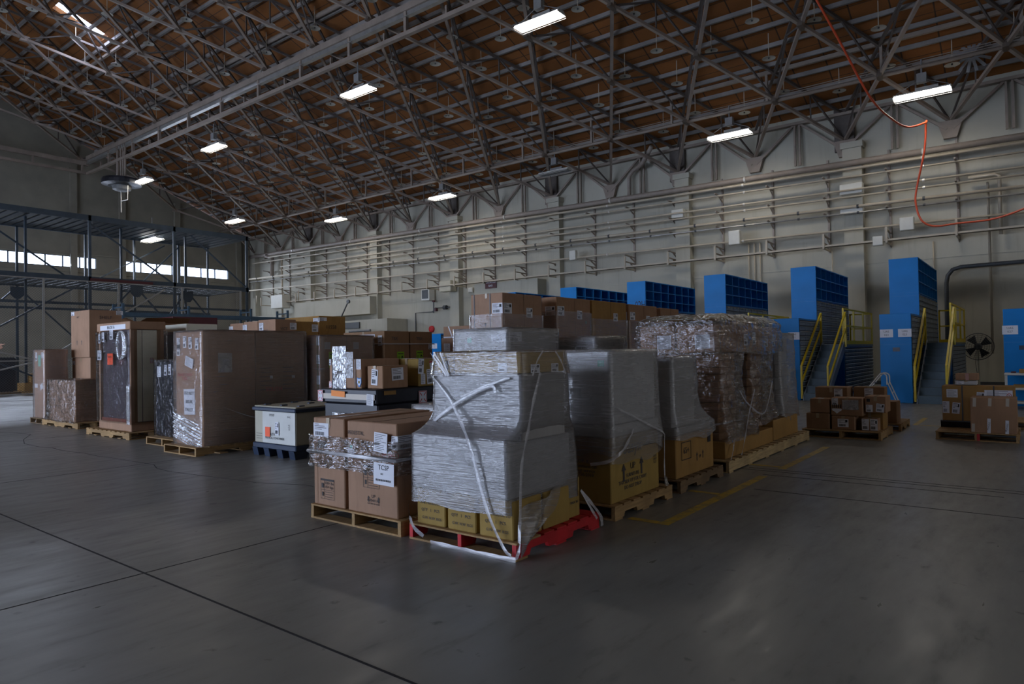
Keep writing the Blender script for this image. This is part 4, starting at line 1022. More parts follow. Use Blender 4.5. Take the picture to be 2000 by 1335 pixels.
def small(name, label, cat, x, y, z, dx, dy, dz, mat, rz=0, group=None):
    m = MB(); m.cbox(-dx / 2, -dy / 2, 0, dx / 2, dy / 2, dz, min(dx, dy, dz) * .08); o = m.build(name, mat); o.location = (x, y, z); o.rotation_euler = (0, 0, rz); return tag(o, label, cat, group)
small('parts_box', 'small blue box on the top tray of the cart beside the stairs', 'box', 20.45, 6.1, .852, .25, .2, .07, BLUED)
small('parts_box', 'tiny white block on the top tray of the cart beside the stairs', 'box', 20.45, 5.9, .852, .12, .12, .10, PAPER)
small('parts_box', 'flat brown parcel on the middle shelf of the cart beside the stairs', 'box', 20.45, 6.1, .502, .3, .4, .04, KRAFT)
small('parts_box', 'open brown tray on top of the right edge cart', 'box', 20.3, .18, .852, .26, .34, .09, OKRAFT)
small('parts_box', 'small dark object in front of the tray on the right edge cart', 'box', 20.2, .46, .852, .1, .1, .04, MAROON)
small('parts_box', 'brown carton on the left of the middle shelf of the right edge cart', 'box', 20.3, .35, .502, .3, .24, .07, OKRAFT)
small('parts_box', 'brown carton on the right of the middle shelf of the right edge cart', 'box', 20.3, .06, .502, .3, .22, .08, OKRAFT)

# ================================================================== FRONT ROW: WRAPPED LOADS ON PALLETS
P = .135
# --- load 1: red pallet
pallet('red painted pallet under the nearest white wrapped load', 3.97, 5.17, 3.08, 4.22, REDP, bdmat=None, smat=REDP)
rp_ = [o for o in bpy.data.objects if o.get('label', '').startswith('red painted pallet')][0]
for ch in list(rp_.children):
    if ch.name.startswith(('deck_board', 'bottom_board')) and ch.data.vertices and (ch.data.vertices[0].co.x < -.35): ch.data.materials[0] = PINE
yc = [('left one of the three ochre cartons in the bottom row of the nearest wrapped load', 3.83, 4.16), ('middle one of the three ochre cartons in the bottom row of the nearest wrapped load', 3.50, 3.81), ('right one of the three ochre cartons in the bottom row of the nearest wrapped load', 3.13, 3.47)]
for l, a, b_ in yc:
    t, d = carton(l, 4.0, 4.38, a, b_, P, .43, YKRAFT, seam='y', tape=False)
    txt(t, d, 'L', .55, .62, 'P/N: PRODUCTO', .035, GREYINK); txt(t, d, 'L', .5, .42, 'QTY   1   PCS', .035, GREYINK); txt(t, d, 'L', .55, .2, 'G.W. N.W. KGS', .032, GREYINK)
t, d = carton('ochre carton in the bottom layer behind the front corner of the nearest load', 4.40, 4.78, 3.13, 3.6, P, .43, YKRAFT, tape=False)
t, d = carton('small ochre carton with a round hole at the back right of the nearest load', 4.80, 4.99, 3.16, 3.6, P, .47, YKRAFT, tape=False)
m = MB(); m.lathe([(0, 0), (.02, 0), (.02, .002), (0, .002)], 10, axis='y', c=(.02, -d[1] / 2 - .003, .24)); m.build('hand_hole', INK, t)
txt(t, d, 'R', .45, .38, 'MADE IN', .03, GREYINK)
carton('white carton forming the wide lower block of the nearest wrapped load', 3.99, 4.86, 3.17, 4.17, .435, .865, WHITEBOX, tape=False)
carton('grey white carton forming the narrower upper block of the nearest wrapped load', 4.12, 4.72, 3.12, 4.02, .87, 1.385, GREYBOX, tape=False)
t, d = carton('ochre carton showing through the clear film on top of the nearest load', 4.12, 4.72, 3.12, 4.02, 1.39, 1.555, YKRAFT, tape=True)
m = MB(); m.box(-.07, -.07, 0, .07, -.063, .0008); m.box(-.07, .063, 0, .07, .07, .0008); m.box(-.07, -.07, 0, -.063, .07, .0008); m.box(.063, -.07, 0, .07, .07, .0008); m.box(-.03, -.04, 0, .0, .04, .0008); stick(t, 'printed_pictogram', m.mesh('pictogram', INK), facemat('L', d, .16, .4, .002))
txt(t, d, 'L', .75, .78, 'MIL PRODUCT', .03, INK); lab(t, d, 'L', .80, .28, .09, .07, 'bar'); lab(t, d, 'R', .3, .2, .12, .07, 'ship'); lab(t, d, 'R', .75, .2, .1, .07, 'ship')
fw = film_shell('milky stretch wrap draped over the nearest load down to its wide base', [(1.375, 4.095, 4.745, 3.095, 4.045), (1.12, 4.09, 4.76, 3.09, 4.05), (.885, 3.97, 4.92, 3.15, 4.19, 2.6), (.60, 3.965, 4.95, 3.145, 4.195), (.315, 3.965, 4.94, 3.14, 4.195)], FMILK, 1, n=24, sub=10, wr=.004, cap=False, lowjag=.035, bulge=.008)
rope(fw, [(4.08, 4.05, 1.38), (4.065, 3.80, 1.15), (3.99, 3.60, .95), (3.935, 3.50, .84), (3.935, 3.44, .7), (3.94, 3.33, .35), (3.94, 3.18, .10), (3.93, 3.10, .05)], .013)
rope(fw, [(4.30, 3.07, 1.39), (4.18, 3.06, 1.15), (4.14, 3.08, .95), (4.08, 3.10, .7), (4.05, 3.10, .35), (3.99, 3.07, .10), (3.94, 3.06, .03)], .012)
rope(fw, [(3.96, 4.2, .32), (3.94, 4.19, .25), (3.94, 4.14, .12), (3.98, 4.06, .04)], .016)
rope(fw, [(4.95, 3.13, .36), (5.06, 3.08, .22), (5.16, 3.06, .10), (5.18, 3.06, .015)], .013); rope(fw, [(4.97, 3.13, .34), (5.02, 3.06, .18), (5.08, 3.05, .10)], .011)
rope(fw, [(3.95, 3.95, .016), (3.95, 3.7, .014), (3.94, 3.4, .016), (3.95, 3.07, .02)], .014)
rope(fw, [(4.07, 4.03, .98), (4.06, 3.75, 1.14), (4.06, 3.50, 1.25), (4.06, 3.36, 1.29), (4.06, 3.33, 1.24)], .011); rope(fw, [(4.07, 3.7, 1.20), (4.06, 3.4, 1.30), (4.08, 3.2, 1.36)], .008)
# loose tail of film at the right front corner
m = MB(); gx = []
for i in range(9):
    for j in range(7):
        u, v = i / 8, j / 6
        x = 4.06 + u * .55 * (1 - v * .8) ; z = .36 + u * .10 - v * (.30 + .05 * (1 - u)); y = 3.10 - .05 * math.sin(v * 3) + .035 * math.sin(u * 9 + v * 4) - .01 * u
        gx.append((x - v * .06, y, z))
fs = [(i * 7 + j, i * 7 + j + 1, i * 7 + 8 + j, i * 7 + 7 + j) for i in range(8) for j in range(6)]
m.add([Vector(p) - Vector(fw.location) for p in gx], fs); m.build('loose_film_tail', FMILK2, fw, smooth=True)
fc = film_shell('clearer film with folds round the top ochre carton of the nearest load', [(1.568, 4.10, 4.74, 3.10, 4.04), (1.47, 4.09, 4.75, 3.09, 4.05), (1.37, 4.08, 4.76, 3.08, 4.06)], FCLEAR, 2, n=16, sub=6, wr=.006)
for k, (ya, yb) in enumerate(((4.04, 3.86), (4.0, 3.84), (3.93, 3.83))):
    rope(fc, [(4.075, ya, 1.56), (4.07, (ya + yb) / 2, 1.47), (4.07, yb, 1.37)], .008)
rope(fc, [(4.35, 3.075, 1.56), (4.26, 3.07, 1.48), (4.20, 3.07, 1.37)], .007); rope(fc, [(4.52, 3.075, 1.56), (4.6, 3.07, 1.47), (4.66, 3.07, 1.37)], .007)

# --- load 2 (ochre carton marked UP)
pallet('worn wooden pallet under the ochre carton marked UP', 5.42, 6.64, 3.06, 4.1, PINE)
t, d = carton('large ochre carton marked UP with two black arrows', 5.46, 6.46, 3.12, 4.08, P, .745, YKRAFT, tape=False)
txt(t, d, 'R', .42, .80, 'basyx', .17, GREYINK); txt(t, d, 'R', .42, .50, 'UP', .085); arrows(t, d, 'R', .24, .43, .17); arrows(t, d, 'R', .60, .47, .17)
for v, b_ in ((.37, 'FURNITURE'), (.28, 'THIS SIDE UP FOR CARRY'), (.19, 'DO NOT DROP')): txt(t, d, 'R', .42, v, b_, .05, GREYINK)
txt(t, d, 'R', .9, .5, 'BOX\nUNIT\nB 21', .035, GREYINK)
txt(t, d, 'L', .72, .48, 'questions call\nour service\n750-2018', .045, GREYINK); txt(t, d, 'L', .66, .62, 'DROP-X', .05, GREYINK)
carton('white carton low in the second wrapped load', 5.44, 6.44, 3.10, 4.06, .75, .86, WHITEBOX, tape=False)
t, d = carton('tall white carton of the second wrapped load with a green sticker', 5.46, 6.38, 3.11, 4.04, .865, 1.545, WHITEBOX, tape=False)
lab(t, d, 'L', .90, .84, .07, .06, mat=MINT, name='green_sticker')
f2 = film_shell('milky stretch wrap round the tall white block above the UP carton', [(1.565, 5.43, 6.41, 3.08, 4.07), (1.2, 5.425, 6.415, 3.075, 4.075), (.86, 5.42, 6.44, 3.07, 4.08, 2), (.70, 5.42, 6.49, 3.07, 4.09), (.60, 5.43, 6.49, 3.08, 4.1)], FMILK2, 3, n=20, sub=8, wr=.004, lowjag=.12, bulge=.006)
fb = film_shell('clear stretch film over the upper half of the UP carton', [(.76, 5.425, 6.495, 3.08, 4.10), (.50, 5.43, 6.49, 3.09, 4.11)], FCLEAR, 31, n=16, sub=6, wr=.005, cap=False, lowjag=.06)
rope(f2, [(5.40, 3.3, .50), (5.42, 3.12, .54), (5.55, 3.05, .62), (5.72, 3.05, .74), (5.80, 3.06, .80)], .012)
rope(f2, [(5.5, 3.06, 1.02), (5.8, 3.05, .92), (6.15, 3.05, .80), (6.45, 3.06, .70), (6.51, 3.08, .60), (6.50, 3.08, .35), (6.49, 3.07, .15)], .008)
rope(f2, [(6.48, 3.06, .24), (6.49, 3.05, .17), (6.49, 3.05, .15)], .022)

# --- load 3
pallet('old dark battered pallet third in the front row', 6.85, 8.10, 3.06, 4.06, PINED)
t, d = carton('orange brown carton under the stepped wrapped load, third in the front row', 6.90, 7.98, 3.13, 4.04, P, .60, OKRAFT, tape=False)
arrows(t, d, 'R', .52, .40, .1); arrows(t, d, 'R', .68, .42, .1); txt(t, d, 'R', .60, .38, 'UP', .05); txt(t, d, 'R', .25, .62, '65+', .1); lab(t, d, 'R', .86, .80, .09, .12, mat=INK, name='printed_pictogram')
m = MB(); [m.box(a, b_, 0, c, e, .0008) for a, b_, c, e in ((-.13, -.1, .13, -.092), (-.13, .092, .13, .1), (-.13, -.1, -.122, .1), (.122, -.1, .13, .1))]; stick(t, 'printed_frame', m.mesh('frame', INK), facemat('R', d, .25, .62, .0016))
carton('low grey carton layer above the orange brown one, third load', 6.93, 7.95, 3.15, 4.02, .605, .68, GREYBOX, tape=False)
carton('upright white carton at the left of the third wrapped load', 6.95, 7.08, 3.2, 4.0, .685, 1.45, WHITEBOX, tape=False)
carton('upright grey carton of the third wrapped load', 7.09, 7.60, 3.2, 4.0, .685, 1.45, GREYBOX, tape=False)
film_shell('milky wrap flaring like a skirt from the third load\'s narrow top to its base', [(1.475, 6.93, 7.62, 3.17, 4.02), (1.15, 6.92, 7.63, 3.16, 4.03), (.70, 6.90, 8.0, 3.11, 4.06, 3.2), (.55, 6.90, 8.0, 3.10, 4.06)], FMILK2, 4, n=20, sub=11, wr=.008, lowjag=.08, bulge=-.01)

# --- load 4: long fresh pallet with shiny wrapped flat cartons
pallet('long fresh light pallet carrying the shiny wrapped stacks', 8.30, 12.05, 3.06, 4.30, LPINE, ntop=17, axis='x', notch=False, h=.15)
for x in (8.35, 9.4, 10.3, 11.3):
    m = MB(); m.box(-.05, -.62, 0, .05, .75, .02); 
H0 = .152
def stack(x0, x1, y0, y1, z0, z1, n, label, mat, grp, jit=.03, bulge=.004):
    h = (z1 - z0) / n; r = random.Random(int(x0 * 10))
    for i in range(n):
        a, b_ = r.uniform(0, jit), r.uniform(0, jit)
        carton(label, x0 + a, x1 - b_, y0 + r.uniform(0, jit), y1 - r.uniform(0, jit), z0 + i * h, z0 + (i + 1) * h - .002, mat, grp, tape=False, flaps=False, bulge=bulge, name='flat_carton')
carton('brown base carton at the near end of the long light pallet', 8.40, 10.35, 3.14, 4.2, H0, .37, OKRAFT, tape=False)
carton('brown base carton at the far end of the long light pallet', 10.45, 11.75, 3.16, 4.2, H0, .46, OKRAFT, tape=False)
stack(8.46, 9.15, 3.24, 4.12, .375, .86, 5, 'bulging flat dark brown carton low in the shiny wrapped stack', KRAFT2, 'bulging cartons low in the shiny wrapped stack', bulge=.02)
stack(8.46, 9.05, 3.22, 4.12, .865, 1.50, 7, 'flat brown carton high in the shiny wrapped stack', KRAFT, 'flat cartons high in the shiny wrapped stack', bulge=.012)
stack(9.75, 10.45, 3.3, 4.15, .375, 1.50, 9, 'flat dark brown carton in the second shiny wrapped stack', KRAFT2, 'flat cartons of the second shiny wrapped stack', bulge=.015)
for i, (a, b_) in enumerate(((3.24, 3.75), (3.77, 4.28))):
    for j, (c, e) in enumerate(((8.35, 9.2), (9.22, 10.1), (10.12, 11.0))):
        z1 = 1.87 + (.06 if j == 1 else 0)
        t, d = carton('wrapped brown carton on the top layer of the shiny load, %s %s' % (('near', 'far')[i] + ' side', ('front end', 'middle', 'back end')[j]), c, e, a, b_, 1.505, z1, (TAN, KRAFT, TAN)[j], tape=False)
        if i == 0 and j: lab(t, d, 'R', .35, .4, .16, .16, 'ship'); lab(t, d, 'R', .75, .45, .12, .18, 'bar')
        if j == 0: lab(t, d, 'L', .7, .4, .2, .18, 'doc')
carton('brown carton lying flat on top of the shiny wrapped load', 9.0, 10.6, 3.4, 4.1, 1.945, 2.02, OKRAFT, tape=False)
film_shell('shiny crumpled clear wrap over the near stack of flat cartons', [(1.50, 8.36, 9.25, 3.17, 4.22), (1.15, 8.39, 9.12, 3.17, 4.20), (.85, 8.38, 9.28, 3.15, 4.2, 1.5), (.55, 8.40, 9.55, 3.12, 4.2, 1.6), (.36, 8.42, 9.6, 3.10, 4.22)], FSHINY, 5, n=24, sub=10, wr=.022, cap=False, lowjag=.06)
film_shell('shiny crumpled clear wrap over the top layer of cartons', [(2.035, 8.9, 10.8, 3.35, 4.2), (1.93, 8.32, 11.05, 3.20, 4.31, .6), (1.70, 8.30, 11.06, 3.18, 4.32), (1.48, 8.31, 11.05, 3.18, 4.32)], FSHINY, 6, n=28, sub=8, wr=.022, lowjag=.03)
film_shell('shiny crumpled clear wrap over the second stack of flat cartons', [(1.50, 9.66, 10.7, 3.22, 4.24), (1.0, 9.68, 10.62, 3.21, 4.24), (.45, 9.7, 10.9, 3.18, 4.24, 2)], FSHINY, 7, n=20, sub=10, wr=.022, cap=False, lowjag=.08)
stack(11.1, 11.8, 3.3, 4.15, .465, 1.70, 6, 'grey white carton in the last wrapped stack of the long pallet', GREYBOX, 'cartons of the last wrapped stack on the long pallet')
film_shell('milky wrap with hanging tail round the last stack of the long pallet', [(1.79, 11.04, 11.86, 3.22, 4.2), (1.0, 11.02, 11.92, 3.21, 4.2), (.44, 11.03, 11.9, 3.17, 4.2)], FMILK2, 8, n=18, sub=10, wr=.015, lowjag=.12)
fr = [o for o in bpy.data.objects if o.get('label', '') == 'shiny crumpled clear wrap over the near stack of flat cartons'][0]
rope(fr, [(8.62, 3.10, .40), (8.5, 3.08, .26), (8.36, 3.06, .155)], .012); rope(fr, [(9.5, 3.12, .98), (9.15, 3.09, .66), (8.95, 3.07, .42), (8.75, 3.06, .17)], .012); rope(fr, [(10.4, 3.15, 1.05), (9.9, 3.12, .62), (9.2, 3.11, .80), (8.9, 3.12, 1.0)], .010)
rope(fr, [(8.37, 4.0, .62), (8.37, 3.6, .55), (8.38, 3.2, .60), (8.6, 3.12, .62)], .01)
pallet('plain pallet mostly hidden behind the last wrapped stack of the front row', 12.6, 13.8, 4.1, 5.1, PINE)

# ================================================================== SECOND ROW
pallet('wooden pallet under the two cartons marked 100+ lbs', 3.95, 5.17, 4.30, 5.56, PINE, notch=False)
def lbs(t, d, face, u, v, s):
    """printed weight warning: header bar, lifting figure, text block in a thin frame"""
    o = MB(); w_, h = .27 * s, .25 * s; k = .0035
    for a, b_, c, e in ((-w_, -h, w_, -h + k), (-w_, h - .05 * s, w_, h), (-w_, -h, -w_ + k, h), (w_ - k, -h, w_, h), (-w_, -.03 * s, w_, -.03 * s + k), (-w_ * .45, -h, -w_ * .45 + k, h), (-w_ * .85, .02 * s, -w_ * .55, .14 * s), (-w_ * .80, -.18 * s, -w_ * .58, -.08 * s)): o.box(a, b_, 0, c, e, .0008)
    for i in range(3): o.box(-w_ * .32, -h + (.05 + i * .06) * s, 0, w_ * .8, -h + (.062 + i * .06) * s, .0008)
    stick(t, 'printed_frame', o.mesh('frame', PRINT), facemat(face, d, u, v, .0016))
    M_ = facemat(face, d, u, v, .0016)
    for dy, b_ in ((.145 * s, '100+ lbs'), (.05 * s, '45+ kgs')): stick(t, 'printed_text', text_mesh(b_, .10 * s, PRINT), M_ @ Matrix.Translation((.07 * s, dy, 0)))
t, d = carton('narrow brown carton marked 100+ lbs at the left of the tied pair', 3.97, 5.10, 5.07, 5.54, P, .965, TAN, seam='x')
lab(t, d, 'L', .28, .86, .23, .13, 'bar'); lab(t, d, 'L', .32, .70, .13, .07, mat=GREYINK, name='printed_block'); lbs(t, d, 'L', .46, .19, .38)
strip(t, d, 'L', .14, 0, .14, 1, .004, KRAFT2, 'edge_fold')
t, d = carton('wide brown carton marked 100+ lbs with the TCSP sheet', 3.97, 5.10, 4.36, 5.03, P, .955, TAN, seam='x', tape=False)
lbs(t, d, 'L', .50, .41, .40); arrows(t, d, 'L', .44, .17, .055); arrows(t, d, 'L', .64, .17, .055); txt(t, d, 'L', .54, .20, 'UP', .04); txt(t, d, 'L', .54, .155, 'FURNITURE', .032); txt(t, d, 'L', .54, .12, 'THIS SIDE UP PLEASE', .018)
txt(t, d, 'L', .20, .87, 'PEDESTAL', .05); txt(t, d, 'L', .46, .73, 'HEC', .11, GREYINK)
lab(t, d, 'L', .76, .80, .17, .17, 'doc', R(-4), .04); lab(t, d, 'R', .12, .80, .28, .12, 'bar'); lab(t, d, 'R', .20, .60, .16, .08, mat=GREYINK, name='printed_block'); lab(t, d, 'L', .965, .80, .08, .12, 'bar', name='shipping_label')
for dy, b_ in ((.66, 'PURO'), (.58, 'T2')): txt(t, d, 'L', .88, dy, b_, .085, REDINK, R(4))
o = MB(); pts = [(.045 * math.cos(a), .075 * math.sin(a), 0) for a in [k * PI / 8 + .8 for k in range(13)]]; o.tube(pts, .004, 5); stick(t, 'red_scribble', o.mesh('scribble', REDINK), facemat('L', d, .66, .48, .003))
sh = lab(t, d, 'L', .82, .47, .26, .19, 'plain', R(-1), .045, label='white sheet printed TCSP'); 
sh.name = 'paper_sheet'; M_ = facemat('L', d, .82, .47, .048, R(-1))
stick(t, 'printed_text', text_mesh('TCSP', .062, INK), M_ @ Matrix.Translation((0, .055, 0))); stick(t, 'printed_text', text_mesh('021', .022, GREYINK), M_ @ Matrix.Translation((-.02, .0, 0)))
m = MB(); [m.box(-.1 + i * .022, -.062, 0, -.085 + i * .022, -.045, .0008) for i in range(9)]; stick(t, 'printed_marks', m.mesh('marks', GREYINK), M_)
lab(t, d, 'L', .10, .66, .09, .06, 'plain', R(-12), .003, name='paper_tag'); lab(t, d, 'L', .10, .71, .035, .035, mat=MINT, name='green_sticker')
f3 = film_shell('clear film band with a white twisted strap round the two 100+ lbs cartons', [(.80, 3.945, 5.12, 4.34, 5.57), (.66, 3.94, 5.13, 4.335, 5.575), (.50, 3.945, 5.12, 4.34, 5.565)], FSHINY, 9, n=28, sub=10, wr=.016, cap=False, lowjag=.03)
m = MB(); z = .645 - f3.location.z
q = [(-.60, .62), (-.60, -.625), (.60, -.625), (.60, .62)]; m.tube([(q[i % 4][0], q[i % 4][1], z) for i in range(5)], .018, 8); m.build('white_strap', FROPE, f3, smooth=True)
carton('low white wrapped carton between the front loads, only its corner showing', 5.5, 6.4, 4.6, 5.75, 0.02, .96, WHITEBOX, tape=False)
film_shell('milky wrap round the low load behind the 100+ lbs cartons', [(.975, 5.48, 6.42, 4.58, 5.77), (.4, 5.47, 6.43, 4.57, 5.78)], FMILK2, 10, n=12, sub=8, wr=.006)
# small wrapped blocks rising behind load 1 and 2
pallet('pallet under the small wrapped block behind the nearest load', 6.85, 8.05, 5.4, 6.45, PINE)
carton('grey carton column under the small wrapped block with a green sticker', 6.95, 8.05, 5.48, 6.36, P, 1.50, GREYBOX, tape=False)
t, d = carton('wrapped grey carton with a green sticker rising behind the nearest load', 6.93, 8.07, 5.46, 6.38, 1.505, 1.87, GREYBOX, tape=False)
lab(t, d, 'L', .28, .62, .08, .07, mat=MINT, name='green_sticker'); lab(t, d, 'L', .84, .7, .26, .13, 'bar'); lab(t, d, 'R', .14, .7, .28, .13, 'bar')
film_shell('milky wrap round the block with a green sticker behind the nearest load', [(1.888, 6.90, 8.10, 5.43, 6.41), (1.3, 6.89, 8.11, 5.42, 6.42)], FMILK2, 11, n=18, sub=10, wr=.006)
pallet('pallet under the low wrapped block right of the green sticker block', 8.30, 9.3, 4.95, 5.95, PINE)
carton('white carton column under the lower wrapped block behind the second load', 8.38, 9.2, 5.0, 5.9, P, 1.45, WHITEBOX, tape=False)
t, d = carton('wrapped white carton rising behind the second load, right of the green sticker block', 8.36, 9.22, 4.99, 5.92, 1.455, 1.76, WHITEBOX, tape=False)
lab(t, d, 'L', .78, .6, .3, .14, 'bar')
film_shell('milky wrap round the lower block behind the second load', [(1.775, 8.33, 9.25, 4.96, 5.95), (1.2, 8.32, 9.26, 4.95, 5.96)], FMILK2, 12, n=18, sub=10, wr=.009)

# --- black covered load with three cartons on top
pallet('pallet under the black covered load', 5.6, 6.85, 6.48, 7.66, PINE)
t = thing('black_transit_case', 'large black covered case with clear document pouches below the three small cartons', 'case', (6.22, 7.06, P))
m = MB(); m.cbox(-.58, -.53, 0, .58, .55, .80, .02); m.build('case_body', BLACKW, t); m = MB(); m.cbox(-.63, -.57, .80, .64, .58, .985, .015); m.build('case_lid', BLACKW, t)
dd = (1.18, 1.10, .80); 
for u, v, w_, h in ((.30, .52, .26, .5), (.60, .66, .14, .3), (.78, .56, .24, .42)): lab(t, dd, 'L', u, v, w_, h, mat=POUCH, off=.012, name='document_pouch'); 
lab(t, dd, 'L', .3, .5, .22, .4, 'doc', off=.006); lab(t, dd, 'L', .78, .5, .2, .36, 'doc', off=.006)
dl = (1.28, 1.16, .985); strip(t, dl, 'L', .03, .90, .97, .90, .07, CLEARTAPE, 'clear_tape', .004)
lab(t, dl, 'L', .03, .90, .11, .15, 'red', off=.008); lab(t, dl, 'L', .90, .87, .13, .14, 'doc', R(-3), .008); lab(t, dl, 'R', .62, .86, .15, .17, 'red', off=.004)
lab(t, dl, 'L', .36, .935, .28, .075, mat=ORANGE2, rot=R(-3), off=.014, name='orange_card', label='bright orange card'); lab(t, dl, 'R', .17, .95, .2, .05, mat=OKRAFT, name='brown_tape')
z = P + .99
t, d = carton('brown carton with clear pouches and dark straps on the black case', 5.64, 6.30, 6.84, 7.50, z, z + .38, TAN, seam='x')
lab(t, d, 'L', .34, .58, .28, .66, mat=POUCH, off=.006, name='document_pouch'); lab(t, d, 'L', .34, .58, .25, .6, 'doc', off=.003); lab(t, d, 'L', .66, .8, .15, .34, mat=POUCH, off=.006, name='document_pouch')
for u in (.13, .83): strip(t, d, 'L', u, 0, u, 1, .014, BLACKP, 'dark_strap', .008); 
lab(t, d, 'L', .93, .82, .09, .13, 'doc'); lab(t, d, 'L', .05, .9, .04, .08, 'bar'); lab(t, d, 'L', .05, .12, .06, .09, 'red')
o = MB(); sp_ = [(-.04, .06), (0, .045), (.04, .06), (.045, -.01), (.02, -.05), (0, -.065), (-.02, -.05), (-.045, -.01)]; o.prism(sp_, 0, .001); stick(t, 'blue_shield_emblem', o.mesh('shield', BLUEINK), facemat('L', d, .94, .22, .003))
o = MB(); o.prism([(a * .75, b_ * .75) for a, b_ in sp_], .001, .0018); stick(t, 'blue_shield_emblem', o.mesh('shield', PAPER), facemat('L', d, .94, .22, .003)); o = MB(); o.lathe([(0, .0025), (.018, .0025), (.018, 0)], 12); stick(t, 'blue_shield_emblem', o.mesh('shield', INK), facemat('L', d, .94, .22, .003))
o = MB(); o.lathe([(0, .0032), (.008, .0032), (.008, 0)], 10); stick(t, 'blue_shield_emblem', o.mesh('shield', YEL), facemat('L', d, .94, .22, .003))
t, d = carton('small crumpled brown carton with a black barcode label on the black case', 5.70, 6.14, 6.50, 6.80, z, z + .29, KRAFT, seam='x')
lab(t, d, 'L', .5, .5, .12, .2, 'ship', R(-5)); lab(t, d, 'R', .56, .62, .2, .16, 'bar', R(2))
t, d = carton('taller brown carton with stickers at the right on the black case', 6.32, 6.74, 6.50, 6.95, z, z + .37, YKRAFT, seam='x')
lab(t, d, 'R', .12, .72, .10, .2, 'ship', R(-4)); lab(t, d, 'R', .74, .78, .2, .12, 'ship', R(8)); lab(t, d, 'R', .52, .34, .13, .2, 'bar', R(4)); lab(t, d, 'R', .2, .26, .08, .14, 'doc')
lab(t, d, 'R', .72, .9, .2, .025, mat=REDINK, rot=R(8), name='red_tape'); lab(t, d, 'T', .4, .5, .3, .3, 'plain', off=.003, name='loose_paper')

# --- plastic bulk container
t = thing('bulk_container', 'cream folding bulk container on dark plastic feet with an orange notice', 'container', (6.57, 9.36, 0))
hx, hy = .58, .57
m = MB()
for sx in (-1, 0, 1):
    for sy in (-1, -.36, .36, 1):
        x, y = sx * (hx - .1), sy * (hy - .08); m.prism([(x - .10, .0), (x + .10, .0), (x + .13, .13), (x - .13, .13)], y - .07, y + .07, 0, 'y')
m.build('feet', NAVYP, t); m = MB(); m.cbox(-hx - .01, -hy - .01, .12, hx + .01, hy + .01, .205, .012); m.build('base_frame', NAVYP, t)
m = MB(); m.cbox(-hx + .015, -hy + .015, .2, hx - .015, hy - .015, .71, .012); m.build('side_panels', CREAM, t)
m = MB(); m.box(-hx + .005, -hy + .02, .21, -hx + .015, hy - .25, .70); m.build('white_end_panel', WHITEM, t, bevel=.003)
m = MB(); m.cbox(-hx - .015, -hy - .015, .705, hx + .015, hy + .015, .765, .012); m.build('lid_rim', NAVYP, t); m = MB(); m.cbox(-hx + .01, -hy + .01, .76, hx - .01, hy - .01, .785, .01); m.build('lid', CREAM, t)
m = MB(); [m.box(x - .05, y - .03, .785, x + .05, y + .03, .80) for x in (-.4, .1, .45) for y in (-.45, .0, .45)]; m.build('lid_lugs', NAVYP, t)
dd = (2 * hx - .0, 2 * hy, .77, .0); lab(t, dd, 'L', .36, .50, .13, .15, mat=ORANGE, off=.008, name='orange_notice', label='orange notice')
M_ = facemat('L', dd, .45, .36, .006)
stick(t, 'printed_text', text_mesh('HEALTH', .055, INK), facemat('L', dd, .44, .455, .005)); stick(t, 'printed_text', text_mesh('MEDICAL CONTAINER', .05, INK), facemat('L', dd, .52, .38, .005))
lab(t, dd, 'L', .58, .58, .10, .2, 'ship', off=.008); txt(t, dd, 'L', .46, .84, 'PLEASE CLOSE\nLID SECURELY', .022, GREYINK, off=.006); txt(t, dd, 'L', .86, .82, 'R+C', .04, GREYINK, off=.006); txt(t, dd, 'L', .86, .62, '4.5\n6-2\n1.0', .035, GREYINK, off=.006)
lab(t, dd, 'R', .35, .66, .16, .12, mat=GREYINK, off=-.012, name='printed_block'); 
for v in (.45, .40, .35): strip(t, dd, 'R', .2, v, .6, v, .008, GREYINK, 'printed_line', -.013); strip(t, dd, 'L', .06, v, .2, v, .006, GREYINK, 'printed_line', -.012)

# --- big brown wrapped load
pallet('wooden pallet under the large brown wrapped load', 5.33, 7.45, 10.48, 11.55, PINE, axis='x', ntop=10)
t, d = carton('tall brown wrapped carton with the DO NOT BREAK PALLET sheet', 5.50, 6.42, 10.56, 11.46, P, 1.99, KRAFT, tape=False)
lab(t, d, 'L', .52, .38, .36, .42, 'plain', R(2), .006, name='paper_sheet', label='torn white sheet'); 
for v, b_ in ((.455, 'DO NOT'), (.38, 'BREAK'), (.31, 'PALLET')): txt(t, d, 'L', .52, v, b_, .078, INK, 0, off=.011)
for u, v in ((.12, .90), (.36, .91), (.56, .90), (.80, .89), (.12, .84)): lab(t, d, 'L', u, v, .11, .19, 'ship', R(rnd.uniform(-5, 5)), .004)
lab(t, d, 'L', .55, .73, .26, .16, 'doc', R(-15), .02)
txt(t, d, 'L', .35, .60, 'HANDLE WITH\nCARE', .07, REDINK); lab(t, d, 'R', .40, .72, .24, .32, mat=POUCH, off=.012, name='document_pouch'); lab(t, d, 'R', .42, .70, .13, .2, 'doc', R(5), .006)
t, d = carton('second tall brown carton at the right in the large brown wrapped load', 6.43, 7.40, 10.56, 11.46, P, 1.99, KRAFT2, tape=False)
for u in (.2, .65):
    for v in (.66, .62, .58, .54, .50, .46): strip(t, d, 'R', u - .12, v, u + .10, v, .01, GREYINK, 'printed_line')
txt(t, d, 'R', .35, .46, 'SOUTH', .1, REDINK); lab(t, d, 'R', .3, .575, .05, .05, 'bar'); lab(t, d, 'R', .75, .57, .06, .05, 'bar')
